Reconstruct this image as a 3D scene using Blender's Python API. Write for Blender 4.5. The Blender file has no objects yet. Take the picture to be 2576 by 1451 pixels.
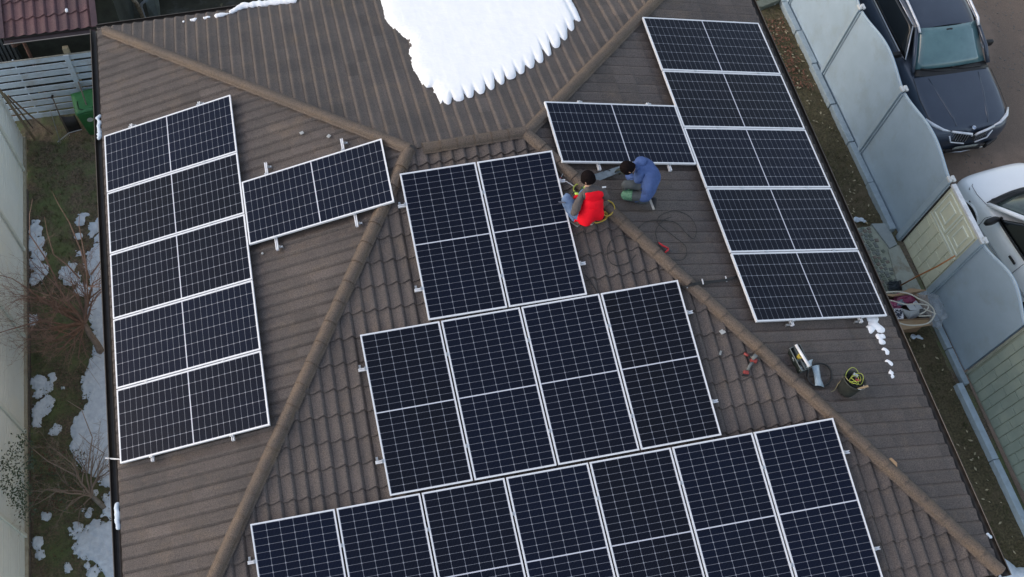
import bpy, bmesh, math, random
from mathutils import Vector, Matrix, noise
random.seed(7)
C = bpy.context.scene.collection
PI = math.pi
# ------------------------------------------------------------------ camera, sky, sun, exposure
RM = Matrix(((0.98804208, 0.14344844, -0.05652783), (-0.15359926, 0.8838423, -0.44184845), (-0.01342078, 0.44524749, 0.89530696)))
CAM = Vector((-0.31189, -8.83462, 18.26956))
FPX, PPX, PPY = 2556.555, 923.545, 802.721      # focal length and principal point, in units of a 2576-wide frame
cd = bpy.data.cameras.new('camera'); cam = bpy.data.objects.new('camera', cd); C.objects.link(cam)
cam.matrix_world = Matrix.Translation(CAM) @ RM.to_4x4()
cd.sensor_width = 36; cd.lens = 36*FPX/2576; cd.shift_x = (1288-PPX)/2576; cd.shift_y = (PPY-725.5)/2576
cd.clip_start = .5; cd.clip_end = 500
bpy.context.scene.camera = cam
w = bpy.data.worlds.new('World'); bpy.context.scene.world = w; w.use_nodes = True
nt = w.node_tree; bg = nt.nodes['Background']; sk = nt.nodes.new('ShaderNodeTexSky')
sk.sky_type = 'NISHITA'; sk.sun_disc = False; sk.sun_elevation = math.radians(27); sk.sun_rotation = math.radians(-82)
sk.air_density = 1.2; sk.dust_density = 1.2; sk.ozone_density = 1.5
hs = nt.nodes.new('ShaderNodeHueSaturation'); hs.inputs['Saturation'].default_value = .62      # thin even cloud
nt.links.new(sk.outputs[0], hs.inputs['Color']); nt.links.new(hs.outputs[0], bg.inputs[0]); bg.inputs[1].default_value = .12
sd = bpy.data.lights.new('sun', 'SUN'); sd.energy = .50; sd.angle = math.radians(45); sd.color = (1, .72, .48)
sun = bpy.data.objects.new('sun', sd); C.objects.link(sun)
el, az = math.radians(27), math.radians(-82)
sun.rotation_euler = Vector((math.sin(az)*math.cos(el), math.cos(az)*math.cos(el), math.sin(el))).to_track_quat('Z', 'Y').to_euler()
vs = bpy.context.scene.view_settings
vs.view_transform = 'Standard'; vs.look = 'None'; vs.gamma = 1; vs.use_curve_mapping = False; vs.exposure = 1.12

# ------------------------------------------------------------------ survey: a ray of the photograph met with a height
def ray(px, py): return RM @ Vector(((px-PPX)/FPX, -(py-PPY)/FPX, -1))
def at(px, py, z=0.0):
    d = ray(px, py); return CAM + d*((z-CAM.z)/d.z)
G = 5.8                                          # ridge height above the ground
XL, XR = 1.533, 3.311                            # ridge ends
PF, PL, PR = .18, .284, .255                     # slopes: front, left, right
def pb(x): return .305 + (.265-.305)*min(1, max(0, (x+3.3)/11.3))
def zF(x, y): return G + PF*y
def zL(x, y): return G - PL*(XL-x)
def zR(x, y): return G - PR*(x-XR)
def zB(x, y): return G - pb(x)*y
def roofz(x, y): return min(zF(x, y), zL(x, y), zR(x, y), zB(x, y))
def at_roof(px, py, h=.02):
    z = G
    for _ in range(8):
        p = at(px, py, z); z = roofz(p.x, p.y)+h
    return at(px, py, z)
EX0, EY1, EY0 = -3.30, 4.48, -7.15               # eaves: left x, back y, front y
def ex1(y): return 8.27 - .009*y                 # right eave
CR_BL = Vector((EX0, EY1)); CR_BR = Vector((XR+1.039*EY1, EY1)); CR_FR = Vector((XR+.70*7.15, -7.15)); CR_FL = Vector((XL-.634*7.15, -7.15))

# ------------------------------------------------------------------ materials
MATS = {}
def mat(name, c1, c2=None, scale=6., rough=.7, metal=0., bump=0., bscale=80., coat=0., detail=5., spec=.5, c3=None, s3=1.2, t3=(.5, .65), alpha=None, coords='pos', emit=None):
    if name in MATS: return MATS[name]
    m = bpy.data.materials.new(name); m.use_nodes = True; N = m.node_tree.nodes; L = m.node_tree.links
    b = N['Principled BSDF']; b.inputs['Roughness'].default_value = rough; b.inputs['Metallic'].default_value = metal
    b.inputs['Specular IOR Level'].default_value = spec
    if coat: b.inputs['Coat Weight'].default_value = coat; b.inputs['Coat Roughness'].default_value = .08
    if alpha is not None: b.inputs['Alpha'].default_value = alpha
    g = N.new('ShaderNodeNewGeometry') if coords == 'pos' else N.new('ShaderNodeTexCoord')
    out = g.outputs['Position'] if coords == 'pos' else g.outputs['Object']
    c2 = c2 or tuple(x*.75 for x in c1)
    n = N.new('ShaderNodeTexNoise'); n.inputs['Scale'].default_value = scale; n.inputs['Detail'].default_value = detail; n.inputs['Roughness'].default_value = .65
    L.new(out, n.inputs['Vector'])
    r = N.new('ShaderNodeValToRGB'); r.color_ramp.elements[0].position = .35; r.color_ramp.elements[1].position = .65
    r.color_ramp.elements[0].color = (*c2, 1); r.color_ramp.elements[1].color = (*c1, 1)
    L.new(n.outputs['Fac'], r.inputs[0]); col = r.outputs[0]
    if c3:
        n3 = N.new('ShaderNodeTexNoise'); n3.inputs['Scale'].default_value = s3; n3.inputs['Detail'].default_value = 6; n3.inputs['Roughness'].default_value = .7
        L.new(out, n3.inputs['Vector'])
        r3 = N.new('ShaderNodeValToRGB'); r3.color_ramp.elements[0].position = t3[0]; r3.color_ramp.elements[1].position = t3[1]
        r3.color_ramp.elements[0].color = (0, 0, 0, 1); r3.color_ramp.elements[1].color = (1, 1, 1, 1)
        L.new(n3.outputs['Fac'], r3.inputs[0])
        mx = N.new('ShaderNodeMix'); mx.data_type = 'RGBA'; L.new(r3.outputs[0], mx.inputs[0]); L.new(col, mx.inputs[6]); mx.inputs[7].default_value = (*c3, 1); col = mx.outputs[2]
    L.new(col, b.inputs['Base Color'])
    if bump:
        n2 = N.new('ShaderNodeTexNoise'); n2.inputs['Scale'].default_value = bscale; n2.inputs['Detail'].default_value = 4
        L.new(out, n2.inputs['Vector'])
        bp = N.new('ShaderNodeBump'); bp.inputs['Strength'].default_value = bump; bp.inputs['Distance'].default_value = .01
        L.new(n2.outputs['Fac'], bp.inputs['Height']); L.new(bp.outputs[0], b.inputs['Normal'])
    MATS[name] = m; return m

def tile_mat(name, ca, cb, cm, cl):
    """granulated tile: grey-brown body, big soft stains, fine grain, pale lime specks, a tone per tile"""
    m = mat(name, ca, cb, scale=1.1, rough=.6, bump=.55, bscale=260, c3=cm, s3=2.3, t3=(.52, .72), spec=.45)
    N = m.node_tree.nodes; L = m.node_tree.links; b = N['Principled BSDF']
    src = b.inputs['Base Color'].links[0].from_socket
    g = [n for n in N if n.type == 'NEW_GEOMETRY'][0]
    fine = N.new('ShaderNodeTexNoise'); fine.inputs['Scale'].default_value = 75; fine.inputs['Detail'].default_value = 3; L.new(g.outputs['Position'], fine.inputs['Vector'])
    mr = N.new('ShaderNodeMapRange'); mr.inputs[1].default_value = .3; mr.inputs[2].default_value = .7; mr.inputs[3].default_value = .50; mr.inputs[4].default_value = 1.55
    L.new(fine.outputs['Fac'], mr.inputs[0])
    at_ = N.new('ShaderNodeAttribute'); at_.attribute_name = 'tone'
    ml = N.new('ShaderNodeMath'); ml.operation = 'MULTIPLY'; L.new(mr.outputs[0], ml.inputs[0]); L.new(at_.outputs['Fac'], ml.inputs[1])
    vm = N.new('ShaderNodeVectorMath'); vm.operation = 'SCALE'; L.new(src, vm.inputs[0]); L.new(ml.outputs[0], vm.inputs['Scale'])
    # pale lime marks
    sp = N.new('ShaderNodeTexNoise'); sp.inputs['Scale'].default_value = 9; sp.inputs['Detail'].default_value = 8; sp.inputs['Roughness'].default_value = .75; L.new(g.outputs['Position'], sp.inputs['Vector'])
    rr = N.new('ShaderNodeMapRange'); rr.inputs[1].default_value = .63; rr.inputs[2].default_value = .76; rr.inputs[4].default_value = .55; L.new(sp.outputs['Fac'], rr.inputs[0])
    mx = N.new('ShaderNodeMix'); mx.data_type = 'RGBA'; L.new(rr.outputs[0], mx.inputs[0]); L.new(vm.outputs[0], mx.inputs[6]); mx.inputs[7].default_value = (*cl, 1)
    L.new(mx.outputs[2], b.inputs['Base Color'])
    return m
M_tile = tile_mat('granulated_tile', (.102, .082, .073), (.072, .060, .056), (.118, .090, .071), (.25, .22, .19))
M_cap = tile_mat('ridge_tile', (.124, .090, .066), (.092, .071, .058), (.142, .098, .064), (.22, .19, .15))
M_maroon = tile_mat('maroon_tile', (.125, .058, .062), (.085, .045, .052), (.10, .06, .06), (.30, .27, .25))
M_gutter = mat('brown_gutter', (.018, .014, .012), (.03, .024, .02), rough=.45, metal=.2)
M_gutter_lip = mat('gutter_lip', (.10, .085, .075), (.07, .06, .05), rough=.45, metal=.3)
M_alu = mat('aluminium', (.84, .85, .87), (.76, .77, .80), scale=15, rough=.42, metal=.12, spec=.5)
M_alu_dull = mat('dull_aluminium', (.55, .57, .58), (.42, .44, .46), scale=20, rough=.4, metal=.7)
M_back = mat('white_backsheet', (.27, .28, .32), (.23, .24, .28), scale=4, rough=.35, coat=.25)
def cell_material():
    m = bpy.data.materials.new('silicon_cell'); m.use_nodes = True; N = m.node_tree.nodes; L = m.node_tree.links; b = N['Principled BSDF']
    tc = N.new('ShaderNodeTexCoord'); sx = N.new('ShaderNodeSeparateXYZ'); L.new(tc.outputs['Object'], sx.inputs[0])
    ml = N.new('ShaderNodeMath'); ml.operation = 'MULTIPLY'; ml.inputs[1].default_value = 1/.0180; L.new(sx.outputs[0], ml.inputs[0])
    fr = N.new('ShaderNodeMath'); fr.operation = 'FRACT'; L.new(ml.outputs[0], fr.inputs[0])
    gt = N.new('ShaderNodeMath'); gt.operation = 'GREATER_THAN'; gt.inputs[1].default_value = .86; L.new(fr.outputs[0], gt.inputs[0])
    oi = N.new('ShaderNodeObjectInfo')
    g = N.new('ShaderNodeNewGeometry'); nz = N.new('ShaderNodeTexNoise'); nz.inputs['Scale'].default_value = 1.6; nz.inputs['Detail'].default_value = 4; L.new(g.outputs['Position'], nz.inputs['Vector'])
    ad = N.new('ShaderNodeMath'); ad.operation = 'ADD'; L.new(nz.outputs['Fac'], ad.inputs[0]); L.new(oi.outputs['Random'], ad.inputs[1])
    mr = N.new('ShaderNodeMapRange'); mr.inputs[1].default_value = .2; mr.inputs[2].default_value = 1.5; L.new(ad.outputs[0], mr.inputs[0])
    c = N.new('ShaderNodeMix'); c.data_type = 'RGBA'; c.inputs[6].default_value = (.0050, .0050, .0056, 1); c.inputs[7].default_value = (.0036, .0062, .0175, 1); L.new(mr.outputs[0], c.inputs[0])
    c2 = N.new('ShaderNodeMix'); c2.data_type = 'RGBA'; L.new(gt.outputs[0], c2.inputs[0]); L.new(c.outputs[2], c2.inputs[6]); c2.inputs[7].default_value = (.022, .028, .048, 1)
    L.new(c2.outputs[2], b.inputs['Base Color']); b.inputs['Roughness'].default_value = .28; b.inputs['Specular IOR Level'].default_value = .12
    return m
M_cell = cell_material()
M_snow = mat('snow', (.94, .95, .96), (.91, .92, .945), scale=5, rough=.9, bump=.25, bscale=22, spec=.2)
M_oldsnow = mat('old_snow', (.66, .74, .82), (.52, .60, .69), scale=9, rough=.85, bump=.9, bscale=22, spec=.2)
M_black = mat('black_plastic', (.012, .012, .013), (.02, .02, .022), rough=.45)
M_white = mat('white_plastic', (.75, .75, .76), (.6, .6, .62), rough=.5)

# ------------------------------------------------------------------ mesh helpers
class MB:
    def __init__(s): s.v = []; s.f = []; s.mi = []
    def add(s, V, F, mi=0):
        n = len(s.v); s.v += [tuple(p) for p in V]; s.f += [tuple(i+n for i in f) for f in F]; s.mi += [mi]*len(F); return s
    def box(s, c, d, R=None, mi=0, taper=1.):
        hx, hy, hz = d[0]/2, d[1]/2, d[2]/2; V = []
        for z in (-1, 1):
            k = taper if z > 0 else 1
            for x, y in ((-1, -1), (1, -1), (1, 1), (-1, 1)):
                p = Vector((x*hx*k, y*hy*k, z*hz))
                if R is not None: p = R @ p
                V.append(p+Vector(c))
        return s.add(V, [(3, 2, 1, 0), (4, 5, 6, 7), (0, 1, 5, 4), (1, 2, 6, 5), (2, 3, 7, 6), (3, 0, 4, 7)], mi)
    def tube(s, pts, r, n=6, mi=0, closed=False, cap=True):
        pts = [Vector(p) for p in pts]; m = len(pts); rs = r if isinstance(r, (list, tuple)) else [r]*m
        base = len(s.v); prev = None
        for i, p in enumerate(pts):
            if closed: t = pts[(i+1) % m]-pts[i-1]
            else: t = pts[min(i+1, m-1)]-pts[max(i-1, 0)]
            if t.length < 1e-9: t = Vector((0, 0, 1))
            t.normalize()
            if prev is None: a = t.orthogonal().normalized()
            else:
                a = prev - t*prev.dot(t); a = a.normalized() if a.length > 1e-6 else t.orthogonal().normalized()
            prev = a; b = t.cross(a)
            for k in range(n):
                q = 2*PI*k/n; s.v.append(tuple(p+(a*math.cos(q)+b*math.sin(q))*rs[i]))
        for i in range(m if closed else m-1):
            j = (i+1) % m
            for k in range(n):
                k2 = (k+1) % n; s.f.append((base+i*n+k, base+i*n+k2, base+j*n+k2, base+j*n+k)); s.mi.append(mi)
        if cap and not closed:
            s.f.append(tuple(base+k for k in range(n-1, -1, -1))); s.mi.append(mi)
            s.f.append(tuple(base+(m-1)*n+k for k in range(n))); s.mi.append(mi)
        return s
    def lathe(s, prof, n=16, c=(0, 0, 0), R=None, mi=0):
        base = len(s.v)
        for r, z in prof:
            for k in range(n):
                q = 2*PI*k/n; p = Vector((r*math.cos(q), r*math.sin(q), z))
                if R is not None: p = R @ p
                s.v.append(tuple(p+Vector(c)))
        for i in range(len(prof)-1):
            for k in range(n):
                k2 = (k+1) % n; s.f.append((base+i*n+k, base+i*n+k2, base+(i+1)*n+k2, base+(i+1)*n+k)); s.mi.append(mi)
        return s
    def grid(s, P, mi=0):
        n, m = len(P), len(P[0]); base = len(s.v)
        for row in P: s.v += [tuple(p) for p in row]
        for i in range(n-1):
            for j in range(m-1):
                a = base+i*m+j; s.f.append((a, a+1, a+m+1, a+m)); s.mi.append(mi)
        return s
    def poly(s, pts, z0, z1, mi=0):
        """prism from a plan outline; z0, z1 numbers or lists"""
        n = len(pts); Z0 = z0 if isinstance(z0, list) else [z0]*n; Z1 = z1 if isinstance(z1, list) else [z1]*n
        V = [(p[0], p[1], Z0[i]) for i, p in enumerate(pts)]+[(p[0], p[1], Z1[i]) for i, p in enumerate(pts)]
        return s.add(V, [tuple(range(n-1, -1, -1)), tuple(range(n, 2*n))]+[(i, (i+1) % n, n+(i+1) % n, n+i) for i in range(n)], mi)
    def mesh(s, name, mats, smooth=False):
        me = bpy.data.meshes.new(name); me.from_pydata(s.v, [], s.f)
        for m in (mats if isinstance(mats, (list, tuple)) else [mats]): me.materials.append(m)
        if any(s.mi): me.polygons.foreach_set('material_index', s.mi)
        if smooth: me.polygons.foreach_set('use_smooth', [True]*len(s.f))
        me.update(); return me
    def build(s, name, mats, parent=None, smooth=False, bevel=0, sub=0, solid=0, **tags):
        return link(name, s.mesh(name, mats, smooth), parent, bevel, sub, solid, **tags)
def link(name, me, parent=None, bevel=0, sub=0, solid=0, **tags):
    o = bpy.data.objects.new(name, me); C.objects.link(o)
    if parent: o.parent = parent; o.matrix_parent_inverse = Matrix.Identity(4)
    if solid:
        md = o.modifiers.new('solid', 'SOLIDIFY'); md.thickness = solid; md.offset = 0
    if bevel:
        md = o.modifiers.new('bevel', 'BEVEL'); md.width = bevel; md.segments = 2; md.limit_method = 'ANGLE'; md.angle_limit = math.radians(40)
    if sub:
        md = o.modifiers.new('sub', 'SUBSURF'); md.levels = sub; md.render_levels = sub
    for k, v in tags.items(): o[k] = v
    return o
def tag(o, label, cat, group=None):
    o['label'] = label; o['category'] = cat
    if group: o['group'] = group
    return o
def thing(name, label, cat, loc=(0, 0, 0), R=None, group=None):
    o = bpy.data.objects.new(name, None); C.objects.link(o); o.empty_display_size = .1
    M = Matrix.Translation(Vector(loc))
    if R is not None: M = M @ R.to_4x4()
    o.matrix_world = M
    return tag(o, label, cat, group)
def frame3(x, z):
    """rotation whose x axis is x and z axis close to z"""
    x = Vector(x).normalized(); z = Vector(z); y = z.cross(x).normalized(); z = x.cross(y)
    return Matrix((x, y, z)).transposed()
def rz(a): return Matrix.Rotation(a, 3, 'Z')
def clip(poly, a, b, c):
    out = []; n = len(poly)
    for i in range(n):
        p, q = poly[i], poly[(i+1) % n]; dp = a*p[0]+b*p[1]+c; dq = a*q[0]+b*q[1]+c
        if dp >= 0: out.append(p)
        if dp*dq < 0:
            t = dp/(dp-dq); out.append(tuple(p[k]+(q[k]-p[k])*t for k in range(3)))
    return out
def half(p, q, keep):
    a, b = -(q[1]-p[1]), q[0]-p[0]; l = math.hypot(a, b); a /= l; b /= l; c = -(a*p[0]+b*p[1])
    if a*keep[0]+b*keep[1]+c < 0: a, b, c = -a, -b, -c
    return (a, b, c)
def field(xs, ys, f, zf, name):
    """height field clipped to f>0 with clean edges"""
    V = {}; verts = []; faces = []
    F = [[f(x, y) for x in xs] for y in ys]
    def vid(p):
        k = (round(p[0], 4), round(p[1], 4))
        if k not in V: V[k] = len(verts); verts.append((p[0], p[1], zf(p[0], p[1], max(0, p[2]))))
        return V[k]
    for j in range(len(ys)-1):
        for i in range(len(xs)-1):
            q = [(xs[i], ys[j], F[j][i]), (xs[i+1], ys[j], F[j][i+1]), (xs[i+1], ys[j+1], F[j+1][i+1]), (xs[i], ys[j+1], F[j+1][i])]
            pos = sum(1 for p in q if p[2] > 0)
            if pos == 0: continue
            if pos < 4:
                out = []
                for a in range(4):
                    p, r = q[a], q[(a+1) % 4]
                    if p[2] > 0: out.append(p)
                    if p[2]*r[2] < 0:
                        t = p[2]/(p[2]-r[2]); out.append((p[0]+(r[0]-p[0])*t, p[1]+(r[1]-p[1])*t, 0))
                q = out
            ids = []
            for p in q:
                k = vid(p)
                if k not in ids: ids.append(k)
            if len(ids) >= 3: faces.append(ids)
    me = bpy.data.meshes.new(name); me.from_pydata(verts, [], faces); me.polygons.foreach_set('use_smooth', [True]*len(faces)); me.update(); return me
def frange(a, b, s): n = max(1, int(round((b-a)/s))); return [a+(b-a)*i/n for i in range(n+1)]
def fbm(x, y, z=0.0, o=4):
    v, a, t = 0, 1, 0
    for i in range(o): v += a*noise.noise(Vector((x, y, z))); t += a; a *= .5; x *= 2.1; y *= 2.1; z += 7
    return v/t
# ------------------------------------------------------------------ the house and its tiled roof
house = thing('house', 'house with a brown tiled hip roof carrying the solar panels', 'house')
wl = MB(); x0, x1, y0, y1 = -2.85, 7.85, -6.7, 4.05
wl.box(((x0+x1)/2, (y0+y1)/2, 2.15), (x1-x0, y1-y0, 4.3)); wl.build('wall', mat('cream_render', (.42, .38, .31), (.36, .32, .27), scale=3, bump=.3), house)
so = MB(); so.box(((EX0+8.27)/2, (EY0+EY1)/2, 4.345), (8.27-EX0-.04, EY1-EY0-.04, .05)); so.build('soffit', mat('brown_soffit', (.06, .045, .035), rough=.6), house)
WAVE, AMP, COURSE = .187, .027, .354
TS = [.212, .230, .38, .54, .66, .76, .84, .91, .97, 1.02, 1.07, 1.12, 1.185, 1.198, 1.212]
def wave(t):
    t = t % 1.0
    if t < .185: return AMP*(.5+.5*math.cos(PI*t/.185))
    if t < .225: return -.005 if .195 < t < .215 else 0.
    s = (t-.225)/.775; return AMP*math.sin(PI/2*s**1.45)**2
def tile_polys(step, lip=.025):
    """one tile in local plan coordinates: s across, t down, height over the slope plane"""
    P = []
    for i in range(len(TS)-1):
        a, b = TS[i], TS[i+1]; ha, hb = wave(a), wave(b); sa, sb = a*WAVE, b*WAVE
        ea, eb = step-.012+.028*(1-max(0, ha)/AMP), step-.012+.028*(1-max(0, hb)/AMP)
        P.append([(sa, 0, ha), (sb, 0, hb), (sb, eb, hb+lip), (sa, ea, ha+lip)])
        P.append([(sa, -.045, ha-.003), (sb, -.045, hb-.003), (sb, 0, hb), (sa, 0, ha)])
        P.append([(sa, ea, ha+lip), (sb, eb, hb+lip), (sb, eb+.001, hb+lip-.009), (sa, ea+.001, ha+lip-.009)])
    return P
def slope(name, parent, org, U, D, zfun, step, s0, s1, t1, cons, material, phase=0., tphase=0., picked=None, wv=1.0, pname='roof_tile', covered=None, lip=.025):
    """tiles of one slope. picked: list receiving (distance, transform) of whole tiles that may become objects"""
    U = Vector(U); D = Vector(D); sp = MB(); tone = []; tp = tile_polys(step, lip); W = WAVE*wv
    zdown = None
    k0 = int(math.floor((s0-phase)/W))-1; k1 = int(math.ceil((s1-phase)/W))+1
    for j in range(-1, int(t1/step)+2):
        for k in range(k0, k1):
            sh = phase+k*W; th = tphase+j*step; tn = random.gauss(1, .075)
            cs = [(sh+a*W, th+b*(step+.006)) for a in (.212, 1.212) for b in (0, 1)]
            pl = [(org[0]+U.x*s+D.x*t, org[1]+U.y*s+D.y*t) for s, t in cs]
            m = [min(a*p[0]+b*p[1]+c for p in pl) for a, b, c in cons]; mxx = [max(a*p[0]+b*p[1]+c for p in pl) for a, b, c in cons]
            if min(mxx) < 0: continue
            whole = min(m) >= 0
            if whole and picked is not None:
                cx = sum(p[0] for p in pl)/4; cy = sum(p[1] for p in pl)/4
                if not (covered and covered(cx, cy)): picked.append((cx, cy, sh, th, tn)); continue
            for q in tp:
                P = []
                for s, t, h in q:
                    S = sh+s*wv; T = th+t; x = org[0]+U.x*S+D.x*T; y = org[1]+U.y*S+D.y*T; P.append((x, y, zfun(x, y)+h))
                if not whole:
                    for a, b, c in cons:
                        if P: P = clip(P, a, b, c)
                if len(P) >= 3: sp.add(P, [tuple(range(len(P)))]); tone.append(tn)
    return sp, tone
def tone_mesh(mb, name, material, tone):
    me = mb.mesh(name, material); a = me.attributes.new('tone', 'FLOAT', 'FACE'); a.data.foreach_set('value', tone)
    return me
def weld(me):
    bm = bmesh.new(); bm.from_mesh(me); bmesh.ops.remove_doubles(bm, verts=bm.verts, dist=.0006)
    for f in bm.faces: f.smooth = True
    for e in bm.edges:
        if len(e.link_faces) == 2 and e.calc_face_angle(0) > math.radians(50): e.smooth = False
    bm.to_mesh(me); bm.free(); return me
P1, P2 = Vector((XL, 0)), Vector((XR, 0))
cons = {
 'F': [half(P1, P2, (2, -3)), half(P1, CR_FL, (2, -3)), half(P2, CR_FR, (2, -3)), half((0, EY0), (1, EY0), (2, -3))],
 'B': [half(P1, P2, (2, 3)), half(P1, CR_BL, (2, 3)), half(P2, CR_BR, (2, 3)), half((0, EY1), (1, EY1), (2, 3))],
 'L': [half(P1, CR_FL, (-2, 0)), half(P1, CR_BL, (-2, 0)), half((EX0, 0), (EX0, 1), (0, 0)), half((0, EY0), (1, EY0), (0, 0))],
 'R': [half(P2, CR_FR, (7, 0)), half(P2, CR_BR, (7, 0)), half((ex1(4), 4), (ex1(-7), -7), (0, 0)), half((0, EY0), (1, EY0), (0, 0)), half((0, EY1+.02), (1, EY1+.02), (0, 0))]}
def covered(x, y):
    return (.35 < x+.20*0 and x < 4.9 and -4.95 < y < -2.75 and .45 < x < 4.75) or (1.4 < x < 3.5 and -2.6 < y < -.5) or (-1.4 < x < 6.5 and y < -5.2)
cands = []
for nm, org, U, D, zf, stp, s0, s1, t1, ph, tph in (
        ('F', (0, 0), (1, 0), (0, -1), zF, COURSE*math.cos(math.atan(PF)), -4, 9, 7.2, .079, 2.035*math.cos(math.atan(PF))-6*COURSE*math.cos(math.atan(PF))),
        ('L', (XL, 0), (0, -1), (-1, 0), zL, COURSE*math.cos(math.atan(PL)), -5, 8, 5, .03, .02),
        ('R', (XR, 0), (0, 1), (1, 0), zR, COURSE*math.cos(math.atan(PR)), -8, 5, 5.2, .09, .05),
        ('B', (0, 0), (-1, 0), (0, 1), zB, COURSE*math.cos(math.atan(.28)), -9, 4, 4.6, .02, -.05)):
    word = {'F': 'front', 'L': 'left', 'R': 'right', 'B': 'back'}[nm]
    picked = [] if nm in 'F' else None
    mb, tone = slope('roof_slope', house, org, U, D, zf, stp, s0, s1, t1, cons[nm], M_tile, ph, tph, picked, covered=covered if nm == 'F' else None, lip=.024 if nm == 'F' else .011)
    if picked:
        def vis(x, y):
            d = RM.transposed() @ (Vector((x, y, zF(x, y)))-CAM); px = PPX+FPX*d.x/-d.z; py = PPY-FPX*d.y/-d.z
            return -20 < px < 2600 and -20 < py < 1480
        picked.sort(key=lambda c: (not vis(c[0], c[1]), (Vector((c[0], c[1], zF(c[0], c[1])))-CAM).length))
        tp = tile_polys(stp, .024)
        rest = picked[292:]; chosen = picked[:292]
        for cx, cy, sh, th, tn in rest:
            for q in tp:
                P = []
                for s, t, h in q:
                    x = org[0]+U[0]*(sh+s)+D[0]*(th+t); y = org[1]+U[1]*(sh+s)+D[1]*(th+t); P.append((x, y, zf(x, y)+h))
                mb.add(P, [tuple(range(len(P)))]); tone.append(tn)
    me = weld(tone_mesh(mb, 'roof_slope', M_tile, tone))
    so = link('roof_slope', me, house, kind='stuff', label='%s slope of tiles' % word)
    if picked:
        variants = []
        for tn in (.90, .95, 1.0, 1.04, 1.1):
            tb = MB(); tt = []
            for q in tp:
                tb.add([(s-.712*WAVE, -t, h-PF*t) for s, t, h in q], [(0, 1, 2, 3)]); tt.append(tn)
            variants.append((tn, weld(tone_mesh(tb, 'roof_tile', M_tile, tt))))
        slope_front = so
        for cx, cy, sh, th, tn in chosen:
            me = min(variants, key=lambda v: abs(v[0]-tn))[1]
            o = link('roof_tile', me, so); x = sh+.712*WAVE; y = -th
            o.location = (x, y, zF(x, y)); o.rotation_euler = (random.gauss(0, .0025), random.gauss(0, .003), random.gauss(0, .0015))
# underlay just beneath the tiles, so nothing shows through a joint
ul = MB()
for pts in ((P1, P2, CR_FR, CR_FL), (P1, CR_BL, CR_BR, P2), (P1, CR_FL, (EX0, -7.15), CR_BL), (P2, CR_BR, (8.25, EY1), (8.3, -7.15), CR_FR)):
    pts = [Vector((p[0], p[1])) for p in pts]
    ul.add([(p.x, p.y, min(zF(p.x, p.y), zL(p.x, p.y), zR(p.x, p.y), zB(p.x, p.y))-.03) for p in pts], [tuple(range(len(pts)))])
ul.build('roof_underlay', mat('dark_felt', (.02, .018, .017)), house)
# ridge and hip caps
def cap_mesh(L):
    prof = [(-.104, -.020), (-.082, -.016), (-.076, .002), (-.066, .026), (-.047, .045), (-.024, .055), (0, .058), (.024, .055), (.047, .045), (.066, .026), (.076, .002), (.082, -.016), (.104, -.020)]
    rows = [[(y, p*(1 if abs(p) > .0815 else k), q*k+dz) for p, q in prof] for y, k, dz in ((0, .97, -.002), (L*.5, .985, .001), (L+.012, 1.05, .012))]
    m = MB().grid(rows)
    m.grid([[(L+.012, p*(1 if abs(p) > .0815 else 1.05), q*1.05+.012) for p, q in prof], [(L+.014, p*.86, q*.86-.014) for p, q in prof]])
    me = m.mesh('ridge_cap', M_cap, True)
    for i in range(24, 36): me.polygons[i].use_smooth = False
    a = me.attributes.new('tone', 'FLOAT', 'FACE'); a.data.foreach_set('value', [1. if i < 24 else .45 for i in range(len(m.f))]); return me  # low tone on the end lip paints in the shade of each seam
cap_hip = cap_mesh(.325); cap_ridge = cap_mesh(.262)
def caps(a, b, me, L, lift=.050):
    a, b = Vector(a), Vector(b); n = int((b-a).length/L); d = (b-a).normalized(); R = frame3(d, (0, 0, 1))
    for i in range(n):
        o = link('ridge_cap', me, house); o.matrix_local = Matrix.Translation(a+d*(i*L)+Vector((0, 0, lift))) @ R.to_4x4()
def r3(p, dz=0): return Vector((p[0], p[1], roofz(p[0], p[1])+dz))
caps(r3(P1), r3(CR_FL), cap_hip, .325); caps(r3(P2), r3(CR_FR), cap_hip, .325)
caps(r3(P1), r3(CR_BL), cap_hip, .325); caps(r3(P2), r3(CR_BR), cap_hip, .325)
caps(r3((XR+.0, .03)), r3((XL-.02, -.03)), cap_ridge, .262, .052)
# gutters: half-round troughs with a thin lip in a paler brown
def gutter(a, b, out):
    a, b, out = Vector(a), Vector(b), Vector(out); g = MB()
    rows = []
    for p in (a, b): rows.append([p+out*(.055-.06*math.cos(q))+Vector((0, 0, -.06*math.sin(q)-.035)) for q in [PI*i/8 for i in range(9)]])
    g.grid(rows); o = g.build('gutter', M_gutter, house, solid=.004)
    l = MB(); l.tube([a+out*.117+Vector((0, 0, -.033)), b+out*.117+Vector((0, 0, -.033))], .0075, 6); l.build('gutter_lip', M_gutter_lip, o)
zl_ = zL(EX0, 0); zr_ = zR(8.27, 0)
gutter((EX0-.01, EY1+.03, zl_), (EX0-.01, EY0, zl_), (-1, 0, 0))
gutter((ex1(EY1)+.0, EY1, zr_), (ex1(EY0)+.0, EY0-.03, zr_), (1, 0, 0))
gutter((EX0-.02, EY1+.01, zl_-.0), (8.3, EY1+.01, zr_+.08), (0, 1, 0))
gutter((EX0-.02, EY0-.01, zl_-.0), (8.3, EY0-.01, zr_), (0, -1, 0))

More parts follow.
